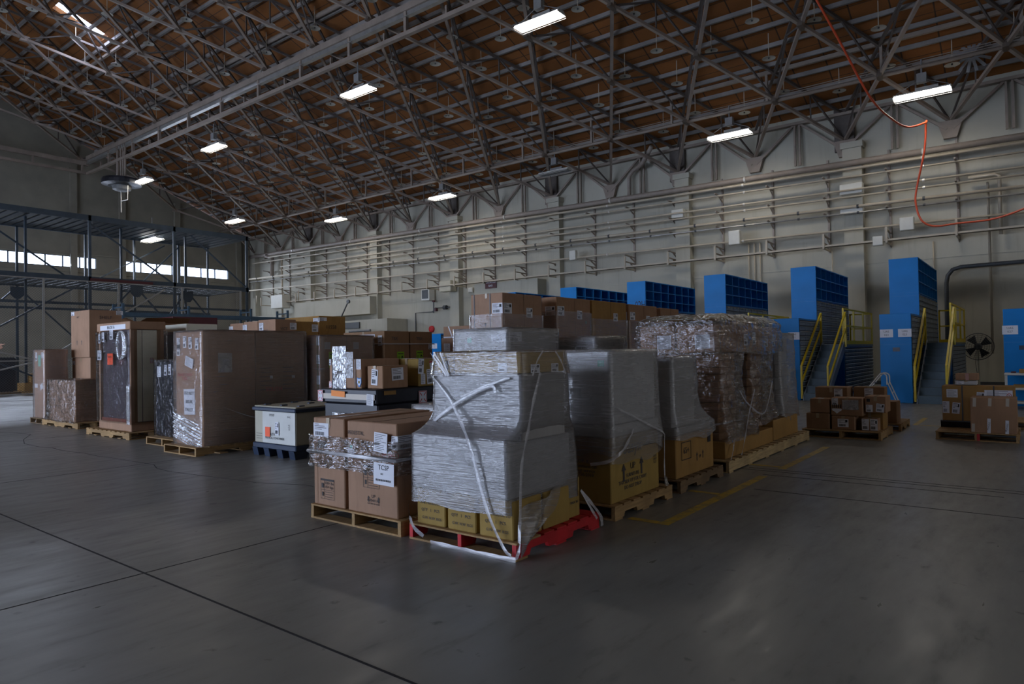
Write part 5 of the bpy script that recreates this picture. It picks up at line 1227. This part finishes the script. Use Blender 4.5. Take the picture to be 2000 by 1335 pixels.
f5 = film_shell('clear stretch film with bright folds round the large brown load', [(2.01, 5.47, 7.43, 10.53, 11.49), (1.2, 5.46, 7.44, 10.52, 11.5), (.5, 5.465, 7.435, 10.525, 11.495), (.10, 5.45, 7.43, 10.52, 11.5)], FCLEAR, 13, n=26, sub=10, wr=.006)
m = MB()
for i in range(16):
    z = .08 + i * .026; y0 = 10.56 + .0 * i; m.bar((5.445, 11.46 - .03 * (i % 3), z + .18), (5.445, 10.56 + .02 * (i % 4), z - .02 + .03 * (i % 2)), .018, .006, 0, (1, 0, 0))
m.v = [(x - f5.location.x, y - f5.location.y, z_ - f5.location.z) for x, y, z_ in m.v]; m.build('bunched_film', FSHINY, f5)
rope(f5, [(5.8, 10.51, .75), (6.3, 10.49, .55), (6.9, 10.3, .40), (7.1, 10.2, .35)], .006)

# --- black wrapped upright load and display cabinet loads
pallet('pallet under the black film wrapped upright load', 5.66, 6.7, 11.72, 12.95, PINE)
t = thing('black_wrapped_load', 'upright load wrapped in black film with four white labels', 'load', (6.2, 12.42, P)); m = MB(); m.cbox(-.40, -.46, 0, .40, .46, 1.39, .03); m.build('load_body', BLACKW, t)
dd = (.80, .92, 1.39)
for u, v in ((.18, .85), (.45, .87), (.62, .88), (.82, .93)): lab(t, dd, 'L', u, v, .10 if u != .18 else .15, .19, 'bar' if u > .3 else 'doc', R(rnd.uniform(-5, 3)), .004)
film_shell('glossy black stretch film edges round the black upright load', [(1.54, 5.78, 6.63, 11.94, 12.91), (.9, 5.775, 6.635, 11.93, 12.915), (.14, 5.78, 6.63, 11.94, 12.91)], FDARK, 14, n=18, sub=10, wr=.01)
def display_cabinet(x0, x1, y0, y1, z1, label, red=False, tagged=True):
    lx, ly, h = x1 - x0, y1 - y0, z1 - P; t = thing('display_cabinet', label, 'cabinet', ((x0 + x1) / 2, (y0 + y1) / 2, P))
    m = MB(); m.cbox(-lx / 2 - .03, -ly / 2 - .03, h - .16, lx / 2 + .03, ly / 2 + .03, h, .01); m.build('cardboard_top_cap', TAN if not red else DUSTW, t)
    m = MB(); m.cbox(-lx / 2 - .01, -ly / 2 - .01, 0, lx / 2 + .01, ly / 2 + .01, .17, .01); m.build('cardboard_base_tray', TAN, t)
    for sx in (-1, 1):
        for sy in (-1, 1):
            m = MB(); x, y = sx * (lx / 2 - .03), sy * (ly / 2 - .03); m.box(x - .03, y - .03, .15, x + .03, y + .03, h - .14); m.build('edge_protector', TAN, t)
    m = MB(); m.box(-lx / 2 + .05, -ly / 2 + .05, .17, lx / 2 - .03, ly / 2 - .05, h - .16); m.build('cabinet_body', WOODRED if red else DGLASS, t)
    m = MB(); m.box(-lx / 2 + .12, -ly / 2 + .035, .18, -lx / 2 + .22, -ly / 2 + .055, h - .17); m.box(-lx / 2 + .235, -ly / 2 + .035, .18, lx / 2 - .12, -ly / 2 + .055, h - .17); m.build('side_panels', DUSTW, t, bevel=.002)
    m = MB(); m.box(-lx / 2 + .06, -ly / 2 + .01, .17, -lx / 2 + .12, -ly / 2 + .05, h - .16); m.box(lx / 2 - .12, -ly / 2 + .01, .17, lx / 2 - .05, -ly / 2 + .05, h - .16); m.build('side_frame', KRAFT2, t)
    m = MB(); m.box(-lx / 2 + .03, -ly / 2 + .12, .18, -lx / 2 + .05, ly / 2 - .2, h - .2); m.build('front_door', DGLASS, t); m = MB(); m.box(-lx / 2 + .02, -ly / 2 + .06, .17, -lx / 2 + .04, ly / 2 - .06, .23); m.build('wood_plinth', WOODRED, t)
    return t, (lx, ly, h)
pallet('wooden pallet under the tall display cabinet', 5.72, 6.72, 13.80, 15.85, PINE, axis='y', ntop=10)
t, d = display_cabinet(5.85, 6.48, 14.0, 15.50, 2.30, 'tall glazed display cabinet in film with a bright orange notice on its front')
lab(t, d, 'L', .40, .66, .26, .23, mat=ORANGE, off=.025, name='orange_notice', label='bright orange notice'); txt(t, d, 'L', .40, .68, 'NOTICE', .05, INK, off=.029)
for u, v, w_ in ((.06, .86, .10), (.18, .87, .12), (.45, .89, .16), (.06, .70, .2)): lab(t, d, 'L', u, v, w_, .2, 'bar', 0, .03)
dc = (d[0] + .06, d[1] + .06, d[2]); lab(t, dc, 'L', .5, .955, 1.2, .1, 'plain', 0, .004, name='white_tape_strip'); txt(t, dc, 'L', .45, .955, 'RACK 16', .09, INK, off=.008)
lab(t, d, 'R', .62, .64, .07, .11, 'red', off=.004, name='glass_warning_label'); 
f6 = film_shell('clear film round the display cabinet with bright creased edges', [(2.12, 5.80, 6.54, 13.95, 15.56), (1.2, 5.80, 6.54, 13.95, 15.55), (.28, 5.81, 6.53, 13.96, 15.54)], FDARK, 15, n=20, sub=10, wr=.008, cap=False)
m = MB(); m.box(-.39, -.80, 0, -.375, -.70, .75)
m.build('bunched_film', FSHINY, f6); m = MB()
for k in range(3): m.tube([(-.40 - .01 * k, -.52 + .25 * math.cos(a * PI / 8) * (.8 - .1 * k), 1.55 + .27 * math.sin(a * PI / 8)) for a in range(17)], .025, 6)
m.build('loose_film_loop', FSHINY, f6, smooth=True)
pallet('pallet under the second display cabinet', 6.9, 7.9, 13.95, 15.35, PINE)
t, d = display_cabinet(7.0, 7.62, 14.08, 15.22, 2.28, 'second display cabinet with white banded top behind the black wrapped load', red=True)
lab(t, d, 'L', .8, .87, .12, .16, 'bar', off=.03)

# --- left group: tall cartons
pallet('wooden pallet with notched side under the film wrapped cartons at the left', 5.98, 6.75, 17.05, 19.25, PINE, axis='y', ntop=10)
t, d = carton('low wide film wrapped carton in front of the tall brown carton at the left', 6.05, 6.70, 17.35, 19.0, P, 1.09, TAN, seam='y')
arrows(t, d, 'L', .22, .5, .12); arrows(t, d, 'L', .42, .5, .12); txt(t, d, 'L', .32, .36, 'FRAGILE', .06, GREYINK)
film_shell('loose clear film over the low wide carton at the left, bunched at its foot', [(1.105, 6.02, 6.73, 17.32, 19.03), (.7, 6.02, 6.73, 17.31, 19.03), (.12, 5.98, 6.73, 17.30, 19.10, 2)], FSHINY, 16, n=24, sub=10, wr=.022, lowjag=.05)
t, d = carton('upper half of the tall brown carton pair at the left', 6.74, 7.5, 18.45, 19.6, 1.62, 2.80, TAN, seam='x')
arrows(t, d, 'L', .35, .32, .12, GREYINK); arrows(t, d, 'L', .6, .32, .12, GREYINK); lab(t, d, 'L', .12, .95, .2, .1, 'bar'); arrows(t, d, 'R', .3, .40, .16); arrows(t, d, 'R', .7, .40, .16); txt(t, d, 'R', .5, .42, 'UP', .12); txt(t, d, 'R', .5, .84, 'SHELF', .11, GREYINK); lab(t, d, 'R', .92, .95, .16, .1, 'bar'); txt(t, d, 'L', .4, .86, 'VICT', .07, GREYINK)
t, d = carton('lower half of the tall brown carton pair at the left', 6.76, 7.5, 18.45, 19.6, .02, 1.615, TAN, seam='x')
lab(t, d, 'L', .1, .92, .15, .1, 'bar'); txt(t, d, 'R', .5, .93, 'SHELF', .10, GREYINK)
pallet('dark pallet under the narrow film wrapped carton at the far left', 6.0, 6.65, 19.3, 20.15, PINED)
t, d = carton('narrow film wrapped carton with a green label at the far left', 6.08, 6.55, 19.36, 20.1, P, 1.83, TAN, seam='x')
lab(t, d, 'L', .22, .9, .13, .22, 'bar'); lab(t, d, 'L', .52, .84, .18, .28, mat=simple('pale_green_paper', (.20, .48, .36)), name='green_label', label='pale green label'); lab(t, d, 'L', .78, .92, .14, .15, 'doc'); lab(t, d, 'L', .2, .47, .2, .1, 'plain'); lab(t, d, 'L', .7, .46, .2, .14, 'plain', R(20))
film_shell('clear film round the narrow carton at the far left', [(1.845, 6.05, 6.58, 19.33, 20.13), (1, 6.05, 6.58, 19.33, 20.13), (.14, 6.05, 6.58, 19.33, 20.13)], FCLEAR, 17, n=14, sub=10, wr=.012)
t, d = carton('open topped brown carton behind the tall carton at the left', 8.2, 9.6, 19.2, 20.4, 0.02, 2.55, KRAFT, tape=False)
m = MB(); m.bar((0, 0, 0), (0, 0, 0), .1, .1) if False else None
m.add([(-.68, -.58, 2.53), (.68, -.58, 2.53), (.6, -.9, 2.66), (-.6, -.9, 2.64)], [(0, 1, 2, 3)]); m.add([(-.68, .55, 2.53), (-.68, -.55, 2.53), (-.95, -.5, 2.65), (-.95, .5, 2.60)], [(0, 1, 2, 3)]); m.build('open_flap', KRAFT2, t); lab(t, d, 'R', .1, .93, .3, .14, 'ship')

# --- lime labelled cartons
def limelab(t, d, face, u, v, s=1):
    lab(t, d, face, u, v, .19 * s, .30 * s, mat=LIME, off=.004, name='lime_label', label='lime green handling label'); M_ = facemat(face, d, u, v, .0065)
    o = MB(); 
    for a, b_, c, e in ((-.075, -.06, -.065, .06), (-.075, -.06, -.03, -.05), (-.04, -.06, -.03, .06), (.02, -.05, .03, .04), (.055, -.05, .065, .04), (.02, .03, .065, .04)): o.box(a * s, b_ * s, 0, c * s, e * s, .0008)
    o.prism([(.01 * s, .035 * s), (.075 * s, .035 * s), (.042 * s, .075 * s)], 0, .0008); o.box(-.07 * s, .10 * s, 0, .07 * s, .115 * s, .0008); o.box(-.07 * s, -.12 * s, 0, -.03 * s, -.09 * s, .0008); o.box(.01 * s, -.12 * s, 0, .07 * s, -.11 * s, .0008)
    stick(t, 'printed_pictogram', o.mesh('pictogram', INK), M_)
pallet('pallet under the lime labelled tall cartons, nearer one', 7.52, 8.8, 10.27, 11.45, PINE)
t, d = carton('tall wrapped double carton with one lime label behind the bulk container', 7.56, 8.78, 10.29, 11.4, P, 1.92, KRAFT2)
limelab(t, d, 'R', .22, .75); lab(t, d, 'R', .12, .90, .13, .13, 'plain', mat=GREYBOX); lab(t, d, 'R', .66, .90, .13, .13, 'plain', mat=GREYBOX); strip(t, d, 'R', .48, 0, .48, 1, .006, INK, 'carton_joint')
for v in (.95, .76, .55, .3): lab(t, d, 'L', .93, v, .09, .16, 'doc')
strip(t, d, 'L', .92, 0, .92, 1, .012, simple('green_strap', (.02, .16, .05)), 'green_strap', .006)
film_shell('clear film round the nearer lime labelled carton', [(1.94, 7.53, 8.81, 10.26, 11.43), (1.1, 7.53, 8.81, 10.26, 11.43), (.3, 7.53, 8.81, 10.26, 11.43)], FCLEAR, 18, n=14, sub=8, wr=.006)
pallet('pallet under the pair of lime labelled cartons bound with a white strap', 9.0, 10.4, 10.2, 11.5, PINE)
t, d = carton('left carton of the lime labelled pair bound with a white strap', 9.02, 9.70, 10.22, 11.5, P, 2.03, KRAFT2)
limelab(t, d, 'R', .62, .70); txt(t, d, 'R', .4, .92, 'TBX', .09, GREYINK); lab(t, d, 'L', .9, .9, .12, .2, 'bar'); strip(t, d, 'L', .35, .955, .78, .955, .05, PAPER, 'white_label_strip')
t2, d2 = carton('right carton of the lime labelled pair bound with a white strap', 9.72, 10.37, 10.22, 11.5, P, 2.03, KRAFT2)
limelab(t2, d2, 'R', .4, .71); txt(t2, d2, 'R', .4, .92, 'TBX', .09, GREYINK); lab(t2, d2, 'R', .88, .83, .10, .10, 'bar')
m = MB(); m.tube([(9.0, 11.52, 1.79), (9.0, 10.195, 1.77), (10.39, 10.195, 1.77), (10.39, 11.52, 1.78), (9.0, 11.52, 1.79)], .014, 6); o = m.build('strap', FROPE); tag(o, 'white strap binding the pair of lime labelled cartons', 'strap')

# --- cartons standing at the back
def bigc(label, x0, x1, y0, y1, z1, mat, z0=.02, **kw): return carton(label, x0, x1, y0, y1, z0, z1, mat, **kw)
for i, (a, b_) in enumerate(((15.5, 16.3), (16.32, 17.0), (17.02, 17.7))):
    t, d = carton('orange brown carton in the back row behind the brown wrapped load, %s' % ('rightmost of three', 'middle of three', 'leftmost of three')[i], 10.0, 10.62, a, b_, .02, 2.53 - .02 * i, TAN, tape=False)
    txt(t, d, 'L', .45, .88, 'VICT', .1, GREYINK); lab(t, d, 'L', .1 if i else .2, .93, .2, .2, 'bar')
    if i == 0: lab(t, d, 'R', .85, .93, .2, .18, 'bar'); txt(t, d, 'R', .4, .90, 'VICT', .1, GREYINK)
t, d = carton('brown carton behind the brown wrapped load, right beside the back row', 10.64, 11.35, 15.55, 16.9, .02, 2.49, OKRAFT, tape=False); lab(t, d, 'R', .85, .93, .2, .2, 'bar'); txt(t, d, 'R', .35, .86, 'VICT', .1, GREYINK)
t, d = carton('tallest brown carton marked in black behind the back row', 12.0, 12.95, 16.4, 18.1, .02, 2.72, OKRAFT, tape=False); txt(t, d, 'R', .45, .88, '11558', .15, INK); lab(t, d, 'L', .93, .955, .3, .12, 'bar'); lab(t, d, 'R', .13, .965, .3, .1, 'bar')
# --- tall strapped cartons
xs_ = [(9.98, 11.3, 2.70, 7.98, 8.78), (11.8, 13.2, 2.72, 7.98, 9.0), (13.85, 14.95, 2.72, 7.98, 8.9), (15.1, 16.6, 2.71, 7.98, 9.2), (16.85, 18.1, 2.69, 7.98, 9.0)]
xs_ = [xs_[0], xs_[1], (13.25, 14.9, 2.72, 7.98, 8.95), (15.0, 16.6, 2.71, 7.98, 9.1), (16.8, 18.0, 2.69, 7.98, 9.0)]
nm = ('nearest', 'second', 'third', 'fourth', 'farthest')
for i, (a, b_, z1, y0, y1) in enumerate(xs_):
    pallet('pallet under the %s tall strapped carton of the row before the blue towers' % nm[i], a, b_, y0 - .02, y1 + .05, PINE)
    t, d = carton('%s tall strapped brown carton of the row before the blue towers' % nm[i], a + .01, b_ - .02, y0, y1, P, z1, (TAN, KRAFT, OKRAFT, KRAFT, KRAFT)[i], tape=True)
    for u in (.12, .62): strip(t, d, 'L', u, 0, u, 1, .02, BLACKP, 'dark_strap', .004)
    if i in (0, 1, 3): lab(t, d, 'L', .84, .885, .26, .20, 'ship'); lab(t, d, 'R', .12, .885, .26, .20, 'ship')
    lab(t, d, 'R', .66 if i != 4 else .75, .86, .20, .19, 'ship')
    if i in (1, 3): lab(t, d, 'R', .85, .80, .03, .06, mat=MINT, name='green_sticker')
    lab(t, d, 'R', .35, .62, .12, .2, 'doc'); strip(t, d, 'R', .52, 0, .52, 1, .006, INK, 'carton_joint')
    if i == 0: m = MB(); [m.box(q, -.06, 0, q + .012, .06, .0008) for q in (-.06, -.01)]; m.box(-.06, -.06, 0, 0, -.05, .0008); m.box(.05, -.06, 0, .062, .03, .0008); m.box(.035, .0, 0, .077, .05, .0008); stick(t, 'printed_pictogram', m.mesh('pictogram', INK), facemat('L', d, .40, .76, .002))
    film_shell('clear film round the lower part of the %s tall strapped carton' % nm[i], [(2.30 if i != 1 else 2.42, a - .015, b_ + .005, y0 - .025, y1 + .025), (1.7, a - .015, b_ + .005, y0 - .025, y1 + .025), (1.0, a - .015, b_ + .005, y0 - .025, y1 + .025)], FCLEAR, 20 + i, n=14, sub=8, wr=.008, cap=False)
# pinkish carton with white tape
t, d = carton('lower pinkish brown carton with three white labels left of the tall cartons', 11.5, 12.5, 10.1, 11.05, .02, 1.92, TAN, tape=False); lab(t, d, 'L', .2, .88, .2, .2, 'doc'); lab(t, d, 'L', .5, .72, .2, .2, 'doc'); lab(t, d, 'L', .85, .76, .14, .27, 'bar')
t, d = carton('upper pinkish brown carton with white tape left of the tall cartons', 11.52, 12.5, 10.12, 11.0, 1.925, 2.19, TAN, tape=False); strip(t, d, 'L', .2, 1, .34, 0, .03, PAPER, 'white_tape'); strip(t, d, 'L', .02, .04, .36, .04, .03, PAPER, 'white_tape')

# ================================================================== SMALL CARTON PALLETS ON THE RIGHT
pallet('wooden pallet under the nine small cartons in the aisle', 12.45, 13.6, 2.05, 3.28, PINE, notch=False)
z = P
t, d = carton('dark brown carton at the lower left of the small carton group', 12.57, 13.0, 2.86, 3.24, z, z + .27, KRAFT2); 
t, d = carton('brown carton with one white label in the middle of the bottom row', 12.58, 12.98, 2.46, 2.83, z, z + .235, KRAFT); lab(t, d, 'L', .5, .5, .17, .14, 'ship')
t, d = carton('little white labelled carton at the lower right of the group', 12.62, 12.86, 2.12, 2.37, z, z + .21, KRAFT); lab(t, d, 'L', .25, .5, .11, .19, 'bar'); lab(t, d, 'L', .75, .5, .11, .19, 'ship')
t, d = carton('brown carton behind the little white labelled one', 12.88, 13.3, 2.08, 2.5, z, z + .30, OKRAFT)
t, d = carton('square brown carton at the upper left of the group', 12.60, 12.95, 2.86, 3.18, z + .275, z + .52, KRAFT); lab(t, d, 'T', .3, .5, .1, .1, 'plain')
t, d = carton('large brown carton with black arrow print and plastic pouch in the middle', 12.60, 12.98, 2.34, 2.84, z + .24, z + .545, KRAFT); lab(t, d, 'L', .62, .62, .26, .17, mat=POUCH, off=.006, name='document_pouch'); lab(t, d, 'L', .62, .62, .24, .15, 'doc', off=.003); lab(t, d, 'L', .14, .78, .10, .12, 'bar')
lab(t, d, 'L', .2, .32, .14, .04, mat=PAPER, name='white_arrow_label'); m = MB(); m.prism([(-.09, .02), (.09, .02), (0, -.06)], 0, .001); stick(t, 'white_arrow_label', m.mesh('arrow', PAPER), facemat('L', d, .2, .3, .003)); m = MB(); [m.box(-.07 + i * .03, .02, 0, -.055 + i * .03, .08, .001) for i in range(5)]; stick(t, 'printed_bars', m.mesh('bars', INK), facemat('L', d, .2, .36, .004))
t, d = carton('brown carton with two labels at the upper right of the group', 12.66, 13.1, 2.0, 2.32, z + .305, z + .58, KRAFT); lab(t, d, 'L', .22, .25, .10, .12, 'bar'); lab(t, d, 'L', .72, .3, .12, .14, 'ship', R(-6)); lab(t, d, 'L', .18, .75, .05, .05, mat=INK, name='printed_block')
t, d = carton('long brown carton at the back left of the group', 13.05, 13.5, 2.66, 3.2, z, z + .70, KRAFT2); lab(t, d, 'L', .72, .85, .14, .16, 'bar')
t, d = carton('brown carton at the back right of the group', 13.32, 13.6, 2.12, 2.62, z, z + .70, KRAFT2); lab(t, d, 'L', .5, .85, .14, .16, 'bar')
pallet('second wooden pallet just behind the small carton group', 14.0, 15.1, 1.98, 2.9, PINE)
t, d = carton('brown carton on the second pallet behind the small carton group', 14.05, 14.5, 2.05, 2.5, z, z + .40, KRAFT2)

pallet('wooden pallet with a red mark in the right foreground carton group', 13.12, 14.3, .25, 1.36, PINE, notch=False)
m = MB(); m.box(-.004, -.02, 0, 0, .02, .11); o = m.build('red_stripe', REDP); pr_ = [q for q in bpy.data.objects if q.get('label', '').startswith('wooden pallet with a red mark')][0]; o.parent = pr_; o.location = (-.593, -.03, .01)
t, d = carton('large taped brown carton at the front of the right pallet', 13.16, 13.75, .27, .88, z, z + .56, KRAFT, tape=False)
for u, v, h in ((.10, .86, .14), (.43, .90, .16), (.80, .88, .13), (.06, .14, .14), (.40, .2, .26), (.78, .18, .24)): strip(t, d, 'L', u, v - h / 1.2, u + .01, v + h / 1.2 if v < .6 else 1.0, .045, PAPER if h > .2 else CLEARTAPE, 'tape_piece')
for u, v in ((.40, .2), (.78, .18)): txt(t, d, 'L', u, v, 'FRAGILE', .035, GREYINK, R(80), off=.005)
t, d = carton('wide strapped brown carton with white labels on the right pallet', 13.78, 14.22, .30, 1.32, z + .12, z + .72, OKRAFT, seam='y', tape=False)
for u in (.29, .72): strip(t, d, 'L', u, 0, u, 1, .018, BLACKP, 'dark_strap', .004)
lab(t, d, 'L', .15, .78, .16, .14, 'doc'); lab(t, d, 'L', .06, .38, .10, .2, 'bar'); lab(t, d, 'L', .20, .36, .11, .19, 'ship', R(-5)); lab(t, d, 'L', .54, .70, .11, .15, 'ship', R(-4)); lab(t, d, 'L', .78, .72, .38, .2, 'doc')
m = MB(); m.tube([(.03 * math.cos(a * PI / 8), .03 * math.sin(a * PI / 8), .004) for a in range(17)], .004, 5); m.bar((-.02, .02, .004), (.02, -.02, .004), .006, .003); stick(t, 'red_prohibition_mark', m.mesh('mark', REDINK), facemat('L', d, .92, .75, .002)); txt(t, d, 'L', .82, .12, 'OPS+', .05, GREYINK)
t = thing('black_plastic_bin', 'black plastic tub supporting the wide strapped carton on the right pallet', 'bin', (14.0, .95, P)); m = MB(); m.prism([(-.16, 0), (.16, 0), (.2, .1), (.2, .118), (-.2, .118), (-.2, .1)], -.55, .40, 0, 'y'); m.build('tub', BLACKP, t)
t, d = carton('white carton on top of the wide strapped carton', 13.95, 14.2, .82, 1.14, z + .725, z + .80, WHITEBOX); lab(t, d, 'L', .25, .5, .1, .05, 'bar')
t, d = carton('small brown carton with pink striped tape topmost on the right pallet', 13.93, 14.2, .80, 1.13, z + .805, z + .925, KRAFT); strip(t, d, 'L', .52, 0, .52, 1, .05, simple('pinkish_tape', (.45, .25, .22)), 'tape_piece')
pallet('third wooden pallet half hidden at the right picture edge', 15.3, 16.4, .05, 1.1, PINE)

# ================================================================== PERSON AT THE LEFT EDGE (only the pointing hand reaches into the picture)
def skin(name, verts, edges, radii, mat, parent, root=0, sub=1):
    me = bpy.data.meshes.new(name); me.from_pydata(verts, edges, []); o = bpy.data.objects.new(name, me); C.objects.link(o)
    o.modifiers.new('s', 'SKIN'); sk = me.skin_vertices[0].data if me.skin_vertices else None
    if sk is None:
        bpy.context.view_layer.objects.active = o; me.attributes.new if False else None
    for i, r in enumerate(radii): me.skin_vertices[0].data[i].radius = (r, r) if not isinstance(r, tuple) else r
    me.skin_vertices[0].data[root].use_root = True
    s = o.modifiers.new('u', 'SUBSURF'); s.levels = sub; s.render_levels = sub
    dg = bpy.context.evaluated_depsgraph_get(); dg.update(); nm_ = bpy.data.meshes.new_from_object(o.evaluated_get(dg)); nm_.name = name
    for m_ in list(nm_.materials): pass
    nm_.materials.clear(); nm_.materials.append(mat); nm_.polygons.foreach_set('use_smooth', [True] * len(nm_.polygons))
    bpy.data.objects.remove(o); o2 = bpy.data.objects.new(name, nm_); C.objects.link(o2); o2.parent = parent; return o2
# local frame: +X is the pointing direction (towards picture right), person faces it
pdir = Vector((.614, -.789, 0)); ang = math.atan2(pdir.y, pdir.x)
hand = Vector((4.522, 16.334, 0)) - pdir * .04
body = hand - pdir * .72
t = thing('person', 'person in white sleeve pointing right at the left picture edge', 'person', (body.x, body.y, 0), ang)
S = 1.62
skin('trousers', [(0, 0, .96), (0, .09, .9), (.02, .1, .5), (-.01, .11, .1), (0, -.09, .9), (.03, -.1, .5), (.0, -.11, .1), (0, 0, 1.02)], [(0, 1), (1, 2), (2, 3), (0, 4), (4, 5), (5, 6), (0, 7)], [.13, .095, .065, .05, .095, .065, .05, .14], TROUS, t)
skin('shoes', [(-.04, .11, .05), (.16, .12, .04), ], [(0, 1)], [.05, .035], BLACKP, t); skin('shoes', [(-.04, -.11, .05), (.16, -.12, .04)], [(0, 1)], [.05, .035], BLACKP, t)
skin('shirt', [(0, 0, .98), (0, 0, 1.2), (0, 0, 1.38), (0, 0, 1.46), (0, -.17, 1.42), (.26, -.2, 1.58), (.52, -.14, 1.83), (0, .17, 1.42), (-.02, .22, 1.15), (.06, .22, .92)], [(0, 1), (1, 2), (2, 3), (3, 4), (4, 5), (5, 6), (3, 7), (7, 8), (8, 9)], [(.14, .17), (.13, .17), (.13, .18), .08, .07, .055, .042, .07, .05, .04], SHIRT, t)
skin('head', [(0, 0, 1.46), (.01, 0, 1.56), (.02, 0, 1.66), (.015, 0, 1.74), (.10, 0, 1.655), (.085, 0, 1.59)], [(0, 1), (1, 2), (2, 3), (2, 4), (1, 5)], [.055, .065, .095, .08, .022, .04], SKIN, t)
skin('hair', [(-.02, 0, 1.70), (-.01, 0, 1.78), (-.06, 0, 1.66)], [(0, 1), (0, 2)], [.095, .075, .07], HAIR, t)
skin('left_hand', [(.06, .22, .90), (.08, .22, .82), (.09, .22, .74)], [(0, 1), (1, 2)], [.03, .04, .02], SKIN, t)
hz = 1.85
skin('pointing_hand', [(.50, -.14, hz - .015), (.58, -.135, hz + .0), (.64, -.13, hz + .01), (.685, -.125, hz + .03), (.725, -.122, hz + .045), (.755, -.12, hz + .055),
      (.685, -.13, hz + .005), (.715, -.13, hz - .015), (.695, -.135, hz - .03), (.68, -.14, hz - .012), (.705, -.145, hz - .035), (.68, -.145, hz - .045), (.67, -.15, hz - .03), (.69, -.155, hz - .05), (.665, -.155, hz - .055),
      (.61, -.10, hz + .03), (.645, -.085, hz + .05), (.675, -.085, hz + .055)],
     [(0, 1), (1, 2), (2, 3), (3, 4), (4, 5), (2, 6), (6, 7), (7, 8), (2, 9), (9, 10), (10, 11), (2, 12), (12, 13), (13, 14), (1, 15), (15, 16), (16, 17)],
     [.025, .028, .027, .012, .0095, .008, .012, .01, .009, .012, .01, .009, .011, .009, .008, .014, .012, .009], SKIN, t, sub=2)

# ================================================================== printing belongs to the surface that carries it
SUB = {'box_body': ('printed_', 'flap_seam', 'hand_hole', 'carton_joint', 'red_scribble', 'edge_fold', 'open_flap'), 'pipe': ('pipe_coupling',), 'lid': ('lid_lugs',), 'lower_rail': ('rail_clip',),
       'film': ('film_band', 'bunched_film', 'loose_film'), 'pole': ('power_cord',), 'paper_notice': (), 'cabinet': ('grille',), 'enclosure': ('cover',), 'tower_body': ('panel_joint', 'card_labels'),
       'cabinet_body': ('panel_joint', 'blue_plate', 'side_recess'), 'fluorescent_tubes': (), 'reflector': ('wire_guard',), 'side_panels': ('printed_', 'white_end_panel')}
kids = {}
for o in bpy.data.objects:
    if o.parent: kids.setdefault(o.parent.name, []).append(o)
for o in [q for q in bpy.data.objects if q.parent is None]:
    ch = kids.get(o.name, [])
    for body in ch:
        base = body.name.split('.')[0]
        if base in SUB and body.matrix_local == Matrix.Identity(4):
            for q in ch:
                if q is not body and q.name.startswith(SUB[base]) and q.parent == o: q.parent = body
            if base != 'pipe': pass
bpy.context.view_layer.update()
